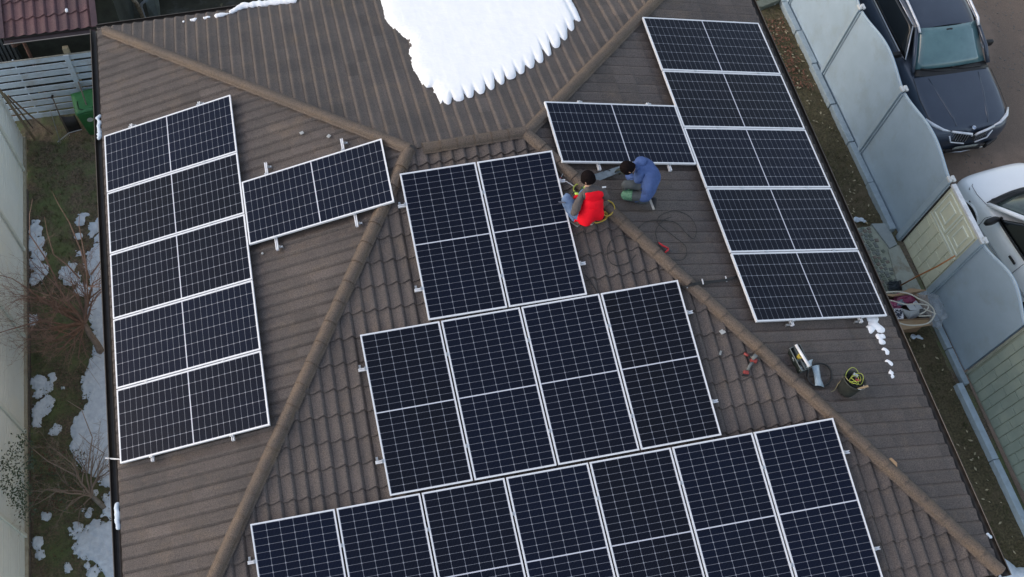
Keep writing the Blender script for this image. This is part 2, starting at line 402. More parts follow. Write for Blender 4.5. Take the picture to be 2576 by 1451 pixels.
# ------------------------------------------------------------------ solar panels
PW, PH = 1.134, 2.271
def panel_meshes():
    fr = MB(); t = .020; th = .035
    fr.box((t/2, -PH/2, -th/2), (t, PH, th)); fr.box((PW-t/2, -PH/2, -th/2), (t, PH, th))
    fr.box((PW/2, -t/2, -th/2), (PW-2*t, t, th)); fr.box((PW/2, -PH+t/2, -th/2), (PW-2*t, t, th))
    f = fr.mesh('frame', M_alu)
    bk = MB(); bk.box((PW/2, -PH/2, -.0075), (PW-2*t, PH-2*t, .006)); b = bk.mesh('backsheet', M_back)
    ce = MB(); mx = .004; px = (PW-2*t-2*mx)/6; mid = .015; py = (PH-2*t-2*mx-mid)/24; gx, gy, ch = .0050, .0038, .009
    for i in range(6):
        for j in range(24):
            xa = t+mx+i*px+gx/2; xb = xa+px-gx; ya = -(t+mx+j*py+gy/2+(mid if j >= 12 else 0)); yb = ya-(py-gy); z = -.0040
            ce.add([(xa+ch, ya, z), (xa, ya-ch, z), (xa, yb+ch, z), (xa+ch, yb, z), (xb-ch, yb, z), (xb, yb+ch, z), (xb, ya-ch, z), (xb-ch, ya, z)], [tuple(range(8))])
    st = MB(); st.box((PW/2, -PH/2, -.0042), (PW-2*t-.004, mid-.001, .002))
    return f, b, ce.mesh('cell_grid', M_cell), st.mesh('centre_strip', mat('white_strip', (.62, .63, .70), (.56, .57, .64), rough=.4))
PM = panel_meshes()
def panel(org, ux, nz, label, group):
    """org: upper-left corner of the face; ux: direction of the short side; local -y runs down the slope"""
    t = thing('solar_panel', label, 'solar panel', org, frame3(ux, nz), group)
    t.rotation_euler = t.matrix_world.to_euler()
    link('frame', PM[0], t); link('backsheet', PM[1], t); link('cell_grid', PM[2], t, kind='stuff'); link('centre_strip', PM[3], t)
    return t
HP = .13
def fr_F(u, v, rot, du, dv, h=HP):
    c, s = math.cos(rot), math.sin(rot); u, v = u+c*du-s*dv, v+s*du+c*dv; a = math.atan(PF); n = Vector((0, -math.sin(a), math.cos(a)))
    return Vector((u, -v*math.cos(a), G-v*math.sin(a)))+n*h
def fr_L(u, v, rot, du, dv, h=HP):
    c, s = math.cos(rot), math.sin(rot); u, v = u+c*du-s*dv, v+s*du+c*dv; a = math.atan(PL); n = Vector((-math.sin(a), 0, math.cos(a)))
    return Vector((XL-v*math.cos(a), -u, G-v*math.sin(a)))+n*h
def fr_R(u, v, rot, du, dv, h=HP):
    c, s = math.cos(rot), math.sin(rot); u, v = u+c*du-s*dv, v+s*du+c*dv; a = math.atan(PR); n = Vector((math.sin(a), 0, math.cos(a)))
    return Vector((XR+v*math.cos(a), u, G-v*math.sin(a)))+n*h
ORD = ['leftmost', 'second from the left', 'third from the left', 'fourth from the left', 'fifth from the left', 'sixth from the left', 'rightmost']
def rail(f, du0, du1, dv, label, clamps, group, brackets=()):
    """f(du,dv,h) gives points on the array plane"""
    a, b = f(du0, dv, .075), f(du1, dv, .075); nrm = (f(du0, dv, .2)-f(du0, dv, 0)).normalized(); d = (b-a); L = d.length; R = frame3(d, nrm)
    t = thing('mounting_rail', label, 'mounting rail', a, R, group)
    m = MB(); w_ = .040
    m.box((L/2, -w_/2+.006, 0), (L, .012, .04)); m.box((L/2, w_/2-.006, 0), (L, .012, .04)); m.box((L/2, 0, -.012), (L-.002, w_-.024, .014))
    m.build('rail_profile', M_alu, t)
    for c in clamps:
        k = MB(); x = (c-du0)*(1 if du1 > du0 else -1); k.box((x, 0, .0575), (.026, .05, .006)); k.box((x, 0, .036), (.012, .03, .04)); k.lathe([(0, .068), (.006, .068), (.006, .060)], 8, (x, 0, 0)); k.build('clamp', M_alu_dull, t)
    for x, sd_ in brackets:
        k = MB(); k.box((x, sd_*.05, -.02), (.03, .05, .006)); k.box((x, sd_*.028, -.002), (.03, .006, .045)); k.box((x, sd_*.075, -.045), (.03, .006, .05)); k.tube([(x, sd_*.05, -.03), (x, sd_*.05, .02)], .006, 6); k.build('roof_hook', M_alu_dull, t)
    return t
def array_F(u, v, rot, n, gap, rowname, ext=(.11, .10)):
    for i in range(n):
        o = fr_F(u, v, rot, i*(PW+gap), 0); ux = fr_F(u, v, rot, 1, 0)-fr_F(u, v, rot, 0, 0); nz = fr_F(u, v, rot, 0, 0, 1)-fr_F(u, v, rot, 0, 0, 0)
        nm = ORD[i] if i < n-1 else 'rightmost'
        panel(o, ux, nz, 'solar panel, %s in the %s on the front slope' % (nm, rowname), 'solar panels on the front slope')
    Wd = n*PW+(n-1)*gap; f = lambda du, dv, h: fr_F(u, v, rot, du, dv, h)
    cl = [-.012]+[i*(PW+gap)-gap/2 for i in range(1, n)]+[Wd+.012]
    for fr_, nm in ((.215, 'upper'), (.79, 'lower')):
        rail(f, -ext[0], Wd+ext[1], PH*fr_, '%s aluminium rail whose ends stick out beside the %s' % (nm, rowname), cl, 'aluminium mounting rails', [(.03, 1)])
array_F(1.311, .410, -.017, 2, .026, 'short top row')
array_F(.361, 2.749, -.027, 4, .026, 'middle row')
array_F(-1.473, 5.104, -.026, 7, .026, 'long bottom row')
VN = ['topmost', 'second from the top', 'third from the top', 'fourth from the top', 'bottom']
# left slope: panels long side up the slope; local x runs along u (towards the front)
for i in range(5):
    f = lambda du, dv, h=HP: fr_L(-1.979, 2.650, 0, du, dv, h)
    o = f(i*(PW+.019), 0); ux = f(1, 0)-f(0, 0); nz = f(0, 0, 1)-f(0, 0, 0)
    panel(o, ux, nz, '%s solar panel in the column along the left eave' % VN[i], 'solar panels on the left slope')
f5 = lambda du, dv, h=HP: fr_L(-1.979, 2.650, 0, du, dv, h); f6 = lambda du, dv, h=HP: fr_L(-.265, .363, -.003, du, dv, h)
panel(f6(0, 0), f6(1, 0)-f6(0, 0), f6(0, 0, 1)-f6(0, 0, 0), 'single solar panel on the left slope beside the hip, between column and top row', 'solar panels on the left slope')
cl5 = [-.012]+[i*(PW+.019)-.009 for i in range(1, 5)]+[5*PW+4*.019+.012]
for fr_, nm in ((.79, 'lower'), (.25, 'upper')):
    rail(f5, -.10, 5*PW+4*.019+.07, PH*fr_, '%s aluminium rail under the column of five on the left slope' % nm, cl5, 'aluminium mounting rails', [(.03, 1)])
    rail(f6, -.25, PW+.20, PH*(fr_+(.03 if fr_ > .5 else .02)), '%s aluminium rail sticking out of the single panel on the left slope' % nm, [-.012, PW+.012], 'aluminium mounting rails', [(.08, 1), (PW+.40, 1)])
for i in range(5):
    f = lambda du, dv, h=HP: fr_R(2.411, 2.653, -.010, du, dv, h)
    o = f(-i*(PW+.019)-PW, 0); ux = f(1, 0)-f(0, 0); nz = f(0, 0, 1)-f(0, 0, 0)
    # u runs to the back here, so the right-handed frame needs the far corner
    t = panel(f(-i*(PW+.019)-PW, 0), ux, nz, '%s solar panel in the column along the right eave' % VN[i], 'solar panels on the right slope')
fr5 = lambda du, dv, h=HP: fr_R(2.411, 2.653, -.010, du, dv, h); fr6 = lambda du, dv, h=HP: fr_R(.540, .386, -.001, du, dv, h)
panel(fr6(-PW, 0), fr6(1, 0)-fr6(0, 0), fr6(0, 0, 1)-fr6(0, 0, 0), 'single solar panel on the right slope above the two crouching men', 'solar panels on the right slope')
for fr_, nm in ((.27, 'upper'), (.80, 'lower')):
    rail(fr5, -5*PW-4*.019-.07, .04, PH*fr_, '%s aluminium rail under the column of five on the right slope' % nm, [-5*PW-4*.019-.012]+[-i*(PW+.019)+.009 for i in range(1, 5)], 'aluminium mounting rails', [(.03, 1)])
    rail(fr6, -PW-.10, .07, PH*fr_, '%s aluminium rail sticking out of the single panel behind the men' % nm, [-PW-.012, .012], 'aluminium mounting rails')
# ------------------------------------------------------------------ ground, lawn, road
def sheet(name, pts, z, m, **k):
    mb = MB(); mb.add([(x, y, z) for x, y in pts], [tuple(range(len(pts)))]); return mb.build(name, m, None, kind='structure', **k)
M_lawn = mat('winter_lawn', (.135, .112, .060), (.042, .036, .020), scale=26, rough=.95, bump=1.0, bscale=60, c3=(.125, .096, .058), s3=1.1, t3=(.5, .68))
M_soil = mat('dark_soil', (.21, .165, .115), (.07, .058, .042), scale=26, rough=.95, bump=1.0, bscale=50, c3=(.13, .165, .070), s3=1.6, t3=(.45, .62))
M_road = mat('dirty_asphalt', (.215, .158, .120), (.130, .098, .078), scale=60, rough=.95, bump=.7, bscale=120, c3=(.27, .195, .15), s3=.45, t3=(.5, .7))
sheet('ground', [(-60, -60), (70, -60), (70, 70), (-60, 70)], -.03, M_soil)
def lump_sheet(name, x0, x1, y0, y1, st, amp, z, m):
    xs, ys = frange(x0, x1, st), frange(y0, y1, st)
    P = [[(x, y, z+amp*fbm(x*1.7, y*1.7, 3)+amp*.8*fbm(x*9, y*9, 5, 3)) for x in xs] for y in ys]
    mb = MB().grid(P); return mb.build(name, m, None, True, kind='structure')
lump_sheet('left_garden', -5.95, -2.8, -9, 8.5, .045, .06, .0, M_soil)
lump_sheet('right_lawn', 7.8, 11.84, -9, 9, .06, .05, .0, M_lawn)
lump_sheet('back_yard', -8, 7.8, 7.0, 12.5, .12, .06, .0, mat('dirty_yard', (.050, .050, .034), (.030, .030, .020), scale=5, rough=.95, bump=1., bscale=40, c3=(.085, .088, .078), s3=1.3))
sheet('road', [(12.1, -60), (60, -60), (60, 60), (12.1, 60)], -.012, M_road)
# loose stones on the road towards the far corner
random.seed(3)
gr = MB()
for i in range(2600):
    x = 12.6+random.random()*6; y = 1.2+random.random()*6.5
    if fbm(x*.8, y*.8, 9) < -.02+.28*(x < 15.6): continue
    r = random.uniform(.008, .026); a = random.random()*6
    gr.lathe([(r*.1, r*.5), (r*.8, r*.3), (r, -.01)], 5, (x, y, -.012), rz(a))
gr.build('road_gravel', mat('gravel_stone', (.20, .19, .17), (.11, .10, .09), scale=30, rough=.9), None, kind='stuff')
# grass tufts and leaves: real blades where the lawn shows
def scatter(name, m, n, area, fn, size, zj=.02, up=.5):
    g = MB()
    for i in range(n):
        x = random.uniform(area[0], area[1]); y = random.uniform(area[2], area[3])
        if not fn(x, y): continue
        s = random.uniform(*size); a = random.random()*2*PI; z = .015+random.random()*zj; t = random.uniform(-up, up); u = random.uniform(-up, up)
        dx, dy = math.cos(a)*s, math.sin(a)*s
        g.add([(x-dx, y-dy, z), (x+dy*.45, y-dx*.45, z+s*t), (x+dx, y+dy, z+s*u), (x-dy*.45, y+dx*.45, z+s*t*.3)], [(0, 1, 2, 3)])
    return g.build(name, m, None, kind='stuff')
def blades(name, m, n, area, fn, hgt):
    g = MB()
    for i in range(n):
        x = random.uniform(area[0], area[1]); y = random.uniform(area[2], area[3])
        if not fn(x, y): continue
        for k in range(4):
            a = random.random()*2*PI; h = random.uniform(*hgt); l = random.uniform(.2, 1.0)*h; bx, by = x+random.gauss(0, .015), y+random.gauss(0, .015)
            g.add([(bx-.004*math.sin(a), by+.004*math.cos(a), -.01), (bx+.004*math.sin(a), by-.004*math.cos(a), -.01), (bx+l*math.cos(a), by+l*math.sin(a), h)], [(0, 1, 2)])
    return g.build(name, m, None, kind='stuff')
M_gr1 = mat('grass_blade', (.100, .110, .045), (.060, .068, .026), scale=4, rough=.8); M_gr2 = mat('dry_grass_blade', (.19, .15, .085), (.11, .082, .045), scale=6, rough=.85)
blades('grass', M_gr1, 9500, (8.2, 11.75, -7.5, 6.8), lambda x, y: not (9.3 < x and -1.75 < y < .7) and fbm(x*1.2, y*1.2, 1) > -.12, (.03, .075))
blades('dry_grass', M_gr2, 5200, (8.2, 11.75, -7.5, 6.8), lambda x, y: not (9.3 < x and -1.75 < y < .7) and fbm(x*1.1, y*1.1, 2) > -.02, (.02, .06))
blades('garden_grass', M_gr1, 6500, (-5.8, -3.3, -4.5, 5.6), lambda x, y: y > 1.5+.9*fbm(x*2, y*2, 4) or fbm(x*2, y*2, 8) > .18, (.03, .07))
scatter('red_leaf_litter', mat('red_leaf', (.23, .095, .058), (.13, .060, .038), scale=25, rough=.7), 3600, (9.0, 11.6, 2.2, 6.4), lambda x, y: fbm(x*1.3, y*1.3, 6) > -.28 and (y > 4.4+.5*fbm(x*2, y, 3) or (y > 2.6 and x < 10.6 and fbm(x*2, y*2, 3) > .05)), (.022, .045), .06)
scatter('fallen_leaves', mat('pale_leaf', (.50, .44, .30), (.30, .25, .15), scale=20, rough=.7), 900, (9.0, 11.7, -7.2, 6.4), lambda x, y: not (9.3 < x and -1.75 < y < .7) and (y > .6 or random.random() < .6), (.020, .050), .05)
scatter('ground_ivy', mat('ivy_leaf', (.105, .130, .052), (.055, .072, .028), scale=18, rough=.55), 15000, (-5.82, -3.2, -4.4, 2.2), lambda x, y: fbm(x*1.5, y*1.5, 12) > -.22, (.010, .024), .05)
scatter('brown_leaf_litter', mat('brown_leaf', (.16, .10, .058), (.08, .05, .03), scale=18, rough=.8), 2600, (-5.85, -3.4, -4.4, 6.2), lambda x, y: fbm(x*2.1, y*2.1, 17) > .05, (.012, .028), .04)

# ------------------------------------------------------------------ snow on the left garden
def seg(p, a, b):
    ax, ay = p[0]-a[0], p[1]-a[1]; bx, by = b[0]-a[0], b[1]-a[1]; t = max(0, min(1, (ax*bx+ay*by)/(bx*bx+by*by+1e-9))); return math.hypot(ax-t*bx, ay-t*by)
def pdist(p, poly):
    ins = False; d = 1e9; n = len(poly)
    for i in range(n):
        a, b = poly[i], poly[(i+1) % n]; d = min(d, seg(p, a, b))
        if (a[1] > p[1]) != (b[1] > p[1]) and p[0] < (b[0]-a[0])*(p[1]-a[1])/(b[1]-a[1])+a[0]: ins = not ins
    return d if ins else -d
strip = [(300, 600), (268, 612), (252, 618), (231, 640), (227, 668), (239, 708), (235, 747), (229, 790), (247, 816), (249, 851), (247, 897), (235, 925), (222, 950), (218, 981), (234, 1010), (216, 1036), (199, 1056), (193, 1085), (191, 1123), (203, 1155), (218, 1182), (254, 1200), (274, 1221), (290, 1235), (276, 1257), (270, 1296), (300, 1316), (340, 1330), (340, 600)]
lower = [(189, 1330), (205, 1342), (222, 1336), (244, 1316), (272, 1318), (307, 1306), (340, 1320), (340, 1480), (286, 1460), (272, 1436), (252, 1410), (228, 1402), (205, 1391), (203, 1372), (209, 1351), (192, 1345)]
polys = [[tuple(at(x-(9 if x < 295 else 0), y, 0)[:2]) for x, y in pl] for pl in (strip, lower)]
blobs = [(90, 398, 9), (85, 455, 15), (90, 482, 10), (92, 505, 17), (95, 530, 13), (92, 560, 9), (88, 583, 19), (92, 615, 18), (98, 645, 17), (90, 665, 15), (105, 682, 17), (92, 700, 15), (80, 712, 8), (78, 806, 13), (72, 800, 8), (100, 968, 19), (118, 975, 12), (96, 990, 10), (108, 1030, 21), (125, 1012, 12), (95, 1045, 14), (92, 1068, 9), (140, 1082, 11), (180, 675, 12), (165, 688, 15), (190, 700, 14), (176, 706, 13), (205, 728, 14), (215, 735, 10), (212, 540, 10), (205, 552, 13), (245, 500, 9), (200, 595, 8), (240, 575, 15), (232, 590, 8), (250, 560, 9), (252, 598, 11), (200, 640, 6), (170, 490, 0), (120, 1298, 9), (96, 1368, 12), (102, 1395, 10), (176, 1430, 9), (198, 1384, 5), (225, 1290, 8), (210, 1285, 5), (232, 1440, 12), (222, 1425, 7), (262, 1250, 5), (240, 1242, 6), (196, 1330, 10), (134, 950, 8), (160, 975, 4)]
bl = [(at(x, y, 0), at(x+r*1.0, y, 0)) for x, y, r in blobs if r]
bl = [(a.x, a.y, (b-a).length*.84) for a, b in bl]
def fsnow(x, y):
    n = .085*fbm(x*3.1, y*3.1, 2)+.13*fbm(x*12, y*12, 6, 3)
    v = max(pdist((x, y), p) for p in polys)
    n2 = .11*fbm(x*5, y*5, 3)+.08*fbm(x*17, y*17, 4, 2)
    for a, b, r in bl:
        dx, dy = x-a, y-b
        if abs(dx) < 2*r and abs(dy) < 2*r: v = max(v, (r-math.hypot(dx, dy*.85))+n2-n)
    if x < -5.83: v = min(v, -.02)
    return v+n+.035
zs = lambda x, y, d: .012+.05*(1-math.exp(-d/.05))+.035*fbm(x*4, y*4, 8)+.025*fbm(x*20, y*20, 3, 2)+.02
me = field(frange(-5.9, -2.9, .024), frange(-4.4, 3.6, .024), fsnow, zs, 'garden_snow'); me.materials.append(M_oldsnow)
link('garden_snow', me, None, kind='stuff')
b1 = [(at(2515+a, 1405+b, 0)[:2]) for a, b in ((8, 0), (40, 22), (75, 25), (90, 60), (20, 60), (-10, 60))]
me = field(frange(10.4, 12, .03), frange(-7.6, -5.6, .03), lambda x, y: pdist((x, y), [tuple(p) for p in b1])+.05*fbm(x*6, y*6), lambda x, y, d: .02+.09*(1-math.exp(-d/.06))+.03*fbm(x*6, y*6, 2), 'lawn_snow'); me.materials.append(M_oldsnow)
link('lawn_snow', me, None, kind='stuff')

# ------------------------------------------------------------------ snow sheet on the back slope, with a finger of snow in every trough
left_edge = [(955, -60), (958, 0), (964, 20), (966, 34), (976, 52), (990, 68), (1001, 74), (1014, 88), (1030, 97), (1032, 118), (1028, 131), (1036, 140), (1034, 158), (1040, 172), (1052, 186), (1058, 205), (1072, 218), (1090, 214), (1098, 240), (1109, 262)]
low_edge = [(1125, 256), (1172, 243), (1230, 222), (1300, 186), (1370, 145), (1420, 95), (1458, 45), (1450, 20), (1438, 0), (1430, -60)]
def rp(px, py):
    z = G
    for _ in range(8): p = at(px, py, z); z = zB(p.x, p.y)+.06
    return (p.x, p.y)
sh_poly = [rp(*p) for p in left_edge+low_edge]
def tooth(x):
    t = ((-x-.02)/WAVE) % 1.0                       # same phase as the tiles: crest at 0
    return t
lowW = [rp(*p) for p in [(1112, 262)]+low_edge]; leftW = [rp(*p) for p in left_edge]
def near_low(x, y):
    return min(seg((x, y), a, b) for a, b in zip(lowW, lowW[1:])) < min(seg((x, y), a, b) for a, b in zip(leftW, leftW[1:]))+.02
def fsheet(x, y):
    d = pdist((x, y), sh_poly); t = tooth(x); k = math.floor((-x-.02)/WAVE); a = .085+.09*math.sin(k*2.4)+.075*math.sin(k*5.1)
    n = .016*fbm(x*9, y*9, 3)+.016*fbm(x*30, y*30, 3, 2)
    if near_low(x, y):
        c_ = min(t, 1-t)/.19; return d+.03-(.55*a+.055)*math.exp(-c_*c_)-.05*max(0, t-.45)+.3*n
    return d+1.6*n+.03*fbm(x*3, y*3, 7)
tz = lambda x, y, d: zB(x, y)+wave(tooth(x))*.03+.015+.070*(1-math.exp(-d/.07))+.014*fbm(x*1.6, y*1.6, 3)+.022*abs(fbm(x*8, y*8, 5))*max(0, 1-d/.35)
me = field(frange(.7, 5.3, .018), frange(.55, 4.45, .018), fsheet, tz, 'roof_snow'); me.materials.append(M_snow)
o = link('roof_snow', me, None); tag(o, 'large melting snow sheet with toothed lower edge on the back roof slope', 'snow')
# clumps of snow along the back gutter and on the right slope
def clump(name, label, pts, mt=None, group=None, flat=.6):
    """pts: (x, y, z, r) overlapping lumps fused into one skin"""
    mt = mt or M_snow
    mb_ = bpy.data.metaballs.new('tmp'); ob = bpy.data.objects.new('tmp', mb_); C.objects.link(ob); mb_.resolution = .022; mb_.threshold = .3
    c = Vector(pts[0][:3])
    for x, y, z, r in pts:
        e = mb_.elements.new(); e.co = Vector((x, y, z))-c; e.radius = r*1.45; e.type = 'ELLIPSOID'; e.size_x = 1; e.size_y = 1; e.size_z = flat
    bpy.context.view_layer.update()
    me = bpy.data.meshes.new_from_object(ob.evaluated_get(bpy.context.evaluated_depsgraph_get())); bpy.data.objects.remove(ob); bpy.data.metaballs.remove(mb_)
    for v in me.vertices: v.co += Vector((fbm(v.co.x*22, v.co.y*22, 1, 2), fbm(v.co.x*22, v.co.y*22, 5, 2), fbm(v.co.x*22, v.co.y*22, 9, 2)))*.012
    me.name = name; me.materials.clear(); me.materials.append(mt); me.polygons.foreach_set('use_smooth', [True]*len(me.polygons))
    o = link(name, me); o.location = c; tag(o, label, 'snow', group); return o
def on(px, py, h=.02): p = at_roof(px, py, h); return (p.x, p.y, p.z)
random.seed(11)
def line(px0, px1, n, r0, r1, j=.0):
    out = []
    for i in range(n):
        t = i/max(1, n-1); px = px0[0]+(px1[0]-px0[0])*t; py = px0[1]+(px1[1]-px0[1])*t; x, y, z = on(px, py, .03); out.append((x+random.gauss(0, j), y+random.gauss(0, j), z, r0+(r1-r0)*t*random.uniform(.8, 1.2)))
    return out
clump('gutter_snow', 'long ragged ridge of snow lying along the back gutter', line((582, 30), (612, 14), 8, .045, .06)+line((612, 14), (740, 2), 30, .062, .05, .012))
clump('gutter_snow', 'small snow pair on the back gutter, left of the long ragged ridge', line((546, 40), (562, 36), 6, .05, .035)+line((562, 36), (578, 34), 5, .03, .02))
for px, py, r, lb in ((519, 45, .04, 'tiny snow lump on the back gutter, third from the hip corner'), (486, 50, .042, 'small snow lump on the back gutter, second from the hip corner'), (459, 55, .028, 'smallest snow lump on the back gutter, nearest the hip corner')):
    x, y, z = on(px, py, .02); clump('gutter_snow', lb, [(x-.03, y, z, r*.8), (x+.02, y, z, r), (x+.06, y+.01, z, r*.6)])
S = 2.9025*1.2512
def zz(x, y): return ((2200+x/2.9025)/1.2512, (950+y/2.9025)/1.2512)
grp = 'snow lumps in a line down the right slope'
for lb, L in (('ragged snow pile just below the lowest panel on the right slope', [(1545, 150, .07), (1580, 165, .085), (1615, 155, .06), (1575, 205, .07), (1560, 250, .085), (1600, 225, .08), (1635, 245, .09), (1665, 255, .07), (1620, 210, .06), (1555, 270, .05)]),
              ('double snow lump just below the ragged snow pile on the right slope', [(1640, 315, .06), (1675, 318, .06), (1655, 360, .07), (1680, 370, .05), (1650, 335, .04)]),
              ('oval snow lump, second below the ragged snow pile', [(1695, 440, .055), (1710, 462, .06)]),
              ('snow lump between the oval lump and the lowest lump', [(1725, 550, .055), (1745, 568, .055)]),
              ('lowest white snow lump on the right slope, with a small ball on top', [(1748, 625, .028), (1755, 655, .055), (1757, 680, .05)]),
              ('faint melting snow crumb below the line of lumps', [(1778, 768, .022), (1790, 772, .015)])):
    clump('snow_lump', lb, [(*on(*zz(x, y), .01), r*.8) for x, y, r in L], group=None)
for px, py, r, lb in ((1040, 317, .018, 'single small white snow crumb on the ribs left of the ridge'), (1298-.0, 395, .0, ''), ):
    if r: clump('snow_crumb', lb, [(*on(px, py, .01), r)])
clump('gutter_snow', 'old snow lying in the left gutter beside the top of the panel column', [(-3.35+random.gauss(0, .012), 2.55-.035*k, zL(EX0, 0)-.03, random.uniform(.026, .044)) for k in range(14)], M_oldsnow)
clump('gutter_snow', 'old snow lying in the left gutter near the bottom of the picture', [(-3.34+random.gauss(0, .012), -4.30-.03*k, zL(EX0, 0)-.03, random.uniform(.026, .046)) for k in range(12)], M_oldsnow)
clump('gutter_snow', 'small bit of snow in the front corner of the right gutter', [(8.36, -6.62, zR(8.3, 0)-.0, .03), (8.38, -6.66, zR(8.3, 0)-.0, .028)], M_oldsnow)

# ------------------------------------------------------------------ right: wall of grey panels between posts, gate, drive gate, kerb
def fx(y): return 12.0-.022*y
M_fence = mat('grey_blue_fence_panel', (.38, .49, .59), (.345, .45, .545), scale=2.2, rough=.75, bump=.25, bscale=160, c3=(.33, .42, .49), s3=1.6)
M_post = mat('grey_post', (.38, .48, .56), (.34, .43, .50), scale=5, rough=.75, bump=.2)
M_cap2 = mat('pale_post_cap', (.62, .64, .63), (.52, .54, .54), scale=12, rough=.7)
M_kerb = mat('grey_skirting', (.34, .42, .475), (.27, .335, .38), scale=8, rough=.8, bump=.4, bscale=60)
fence = thing('panel_fence', 'grey fence of smooth wave-topped panels between thin posts beside the parked cars', 'fence')
FH = 2.10
posts = [9.0, 6.75, 4.62, 2.45, .27, -1.10]
def fpanel(ya, yb, arch, lb=None):
    n = 22; rows = []
    for i in range(n+1):
        t = i/n; y = ya+(yb-ya)*t; h = FH-.02+arch*math.sin(PI*t)**1.5-.02*math.sin(2*PI*t); x = fx(y)
        rows.append([(x+.02, y, .06)]+[(x+.02, y, h*k) for k in (.33, .66, 1)]+[(x+.085, y, h), (x+.085, y, .06)])
    m = MB().grid(rows); m.build('fence_panel', M_fence, fence)
    e = MB(); e.tube([(fx(ya+(yb-ya)*i/n)+.05, ya+(yb-ya)*i/n, rows[i][3][2]+.004) for i in range(n+1)], .018, 6); e.build('edge_trim', mat('pale_trim', (.44, .52, .56), (.38, .46, .50), rough=.6), fence)
for a, b in zip(posts[:4], posts[1:5]): fpanel(a-.05, b+.05, .18)
fpanel(posts[5]-.05, -2.80, .26)
def fpost(y, w_=.085):
    x = fx(y); m = MB(); m.box((x-.005, y, FH/2+.02), (.055, w_, FH+.04)); m.box((x+.005, y-.075, FH/2), (.02, .03, FH-.05)); m.box((x+.005, y+.075, FH/2), (.02, .03, FH-.05)); m.build('post', M_post, fence, bevel=.008)
    c = MB(); c.box((x-.01, y, FH+.055), (.06, .13, .05)); c.box((x+.07, y+.0, FH+.055), (.06, .13, .05)); c.box((x+.03, y, FH+.06), (.05, .06, .07)); c.build('post_cap', M_cap2, fence, bevel=.012)
for y in posts: fpost(y, .085 if y > .5 else .12)
# skirting stones at the foot of the fence
kb = thing('kerb', 'low grey-blue skirting stones along the foot of the panel fence', 'kerb')
y = 8.9
while y > .5:
    L = random.uniform(.9, 1.3); yb = max(y-L, .42); xo = random.gauss(0, .008)
    m = MB(); m.box((fx((y+yb)/2)-.085+xo, (y+yb)/2, .06), (.13, y-yb-.02, .16+random.gauss(0, .012)), rz(.022)); m.build('kerb_stone', M_kerb, kb, bevel=.012); y = yb
kb2 = thing('kerb', 'pale blue-grey kerb slabs along the grass by the drive gate', 'kerb')
y = -3.05
while y > -7.5:
    yb = y-random.uniform(1.4, 1.9); m = MB(); m.box((fx((y+yb)/2)-.24, (y+yb)/2, .07), (.12, y-yb-.012, .16), rz(.022)); m.build('kerb_stone', mat('pale_kerb', (.42, .52, .60), (.35, .43, .50), scale=6, rough=.8, bump=.3), kb2, bevel=.01); y = yb
kb3 = thing('kerb', 'narrow grey stone skirting under the fence panel right of the gate', 'kerb')
y = -1.55
while y > -2.9:
    yb = y-random.uniform(.6, .8); m = MB(); m.box((fx(y)-.075, (y+yb)/2, .05), (.11, y-yb-.015, .13), rz(.022)); m.build('kerb_stone', M_kerb, kb3, bevel=.012); y = yb
# foot gate with raised panels
M_gate = mat('cream_gate_sheet', (.72, .74, .58), (.64, .66, .52), scale=3, rough=.6, bump=.2, c3=(.64, .60, .42), s3=2.2, t3=(.55, .75))
M_gate2 = mat('cream_gate_relief', (.74, .79, .69), (.66, .71, .62), scale=4, rough=.6)
gate = thing('garden_gate', 'cream foot gate with raised panel pattern, white top rail and black edges', 'gate')
g0, g1 = .16, -1.00
gx = lambda y: fx(y)+.02
gm = MB(); gm.add([(gx(g0)+.04, g0, .05), (gx(g1)+.04, g1, .05), (gx(g1)+.04, g1, FH-.04), (gx(g0)+.04, g0, FH-.04)], [(0, 1, 2, 3)]); gm.build('gate_leaf', M_gate, gate, solid=.03)
dk = MB()
for yy in (g0+.012, g1-.012): dk.box((gx(yy)+.03, yy, 1.05), (.05, .02, 2.05))
dk.build('gate_edge', M_black, gate, kind='stuff')
tr = MB(); tr.box((gx(-.42)+.04, -.42, FH-.01), (.09, 1.2, .06), rz(.022)); tr.build('top_rail', mat('white_rail', (.75, .78, .80), rough=.6), gate, bevel=.008)
def gy(t): return g0+(g1-g0)*t
def relief(u0, u1, v0, v1, name='raised_frame', th=.022, wdt=.035):
    m = MB()
    for a, b, c, d in ((u0, u1, v0, v0+wdt), (u0, u1, v1-wdt, v1), (u0, u0+wdt/1.16, v0+wdt, v1-wdt), (u1-wdt/1.16, u1, v0+wdt, v1-wdt)):
        m.box((gx(gy((a+b)/2))+.02, gy((a+b)/2), (c+d)/2), (th, abs(gy(b)-gy(a)), d-c))
    m.build(name, M_gate2, gate, bevel=.006)
for u0, u1 in ((.05, .50), (.53, .96)): relief(u0, u1, 1.30, 1.97); relief(u0+.10, u1-.10, 1.42, 1.84)
relief(.02, .98, 1.20, 1.24, wdt=.019)
rows_ = 8
for r in range(5):
    u0, u1 = .02+r*.193, .02+(r+1)*.193-.015
    nb = 3; off = .0 if r % 2 else .5
    v = .08
    k = 0
    while v < 1.17:
        h = .38 if not (k == 0 and off) else .19
        v1_ = min(1.17, v+h)
        m = MB(); m.box((gx(gy((u0+u1)/2))+.02, gy((u0+u1)/2), (v+v1_)/2), (.014, abs(gy(u1)-gy(u0)), v1_-v-.018)); m.build('raised_block', M_gate, gate, bevel=.005); v = v1_; k += 1
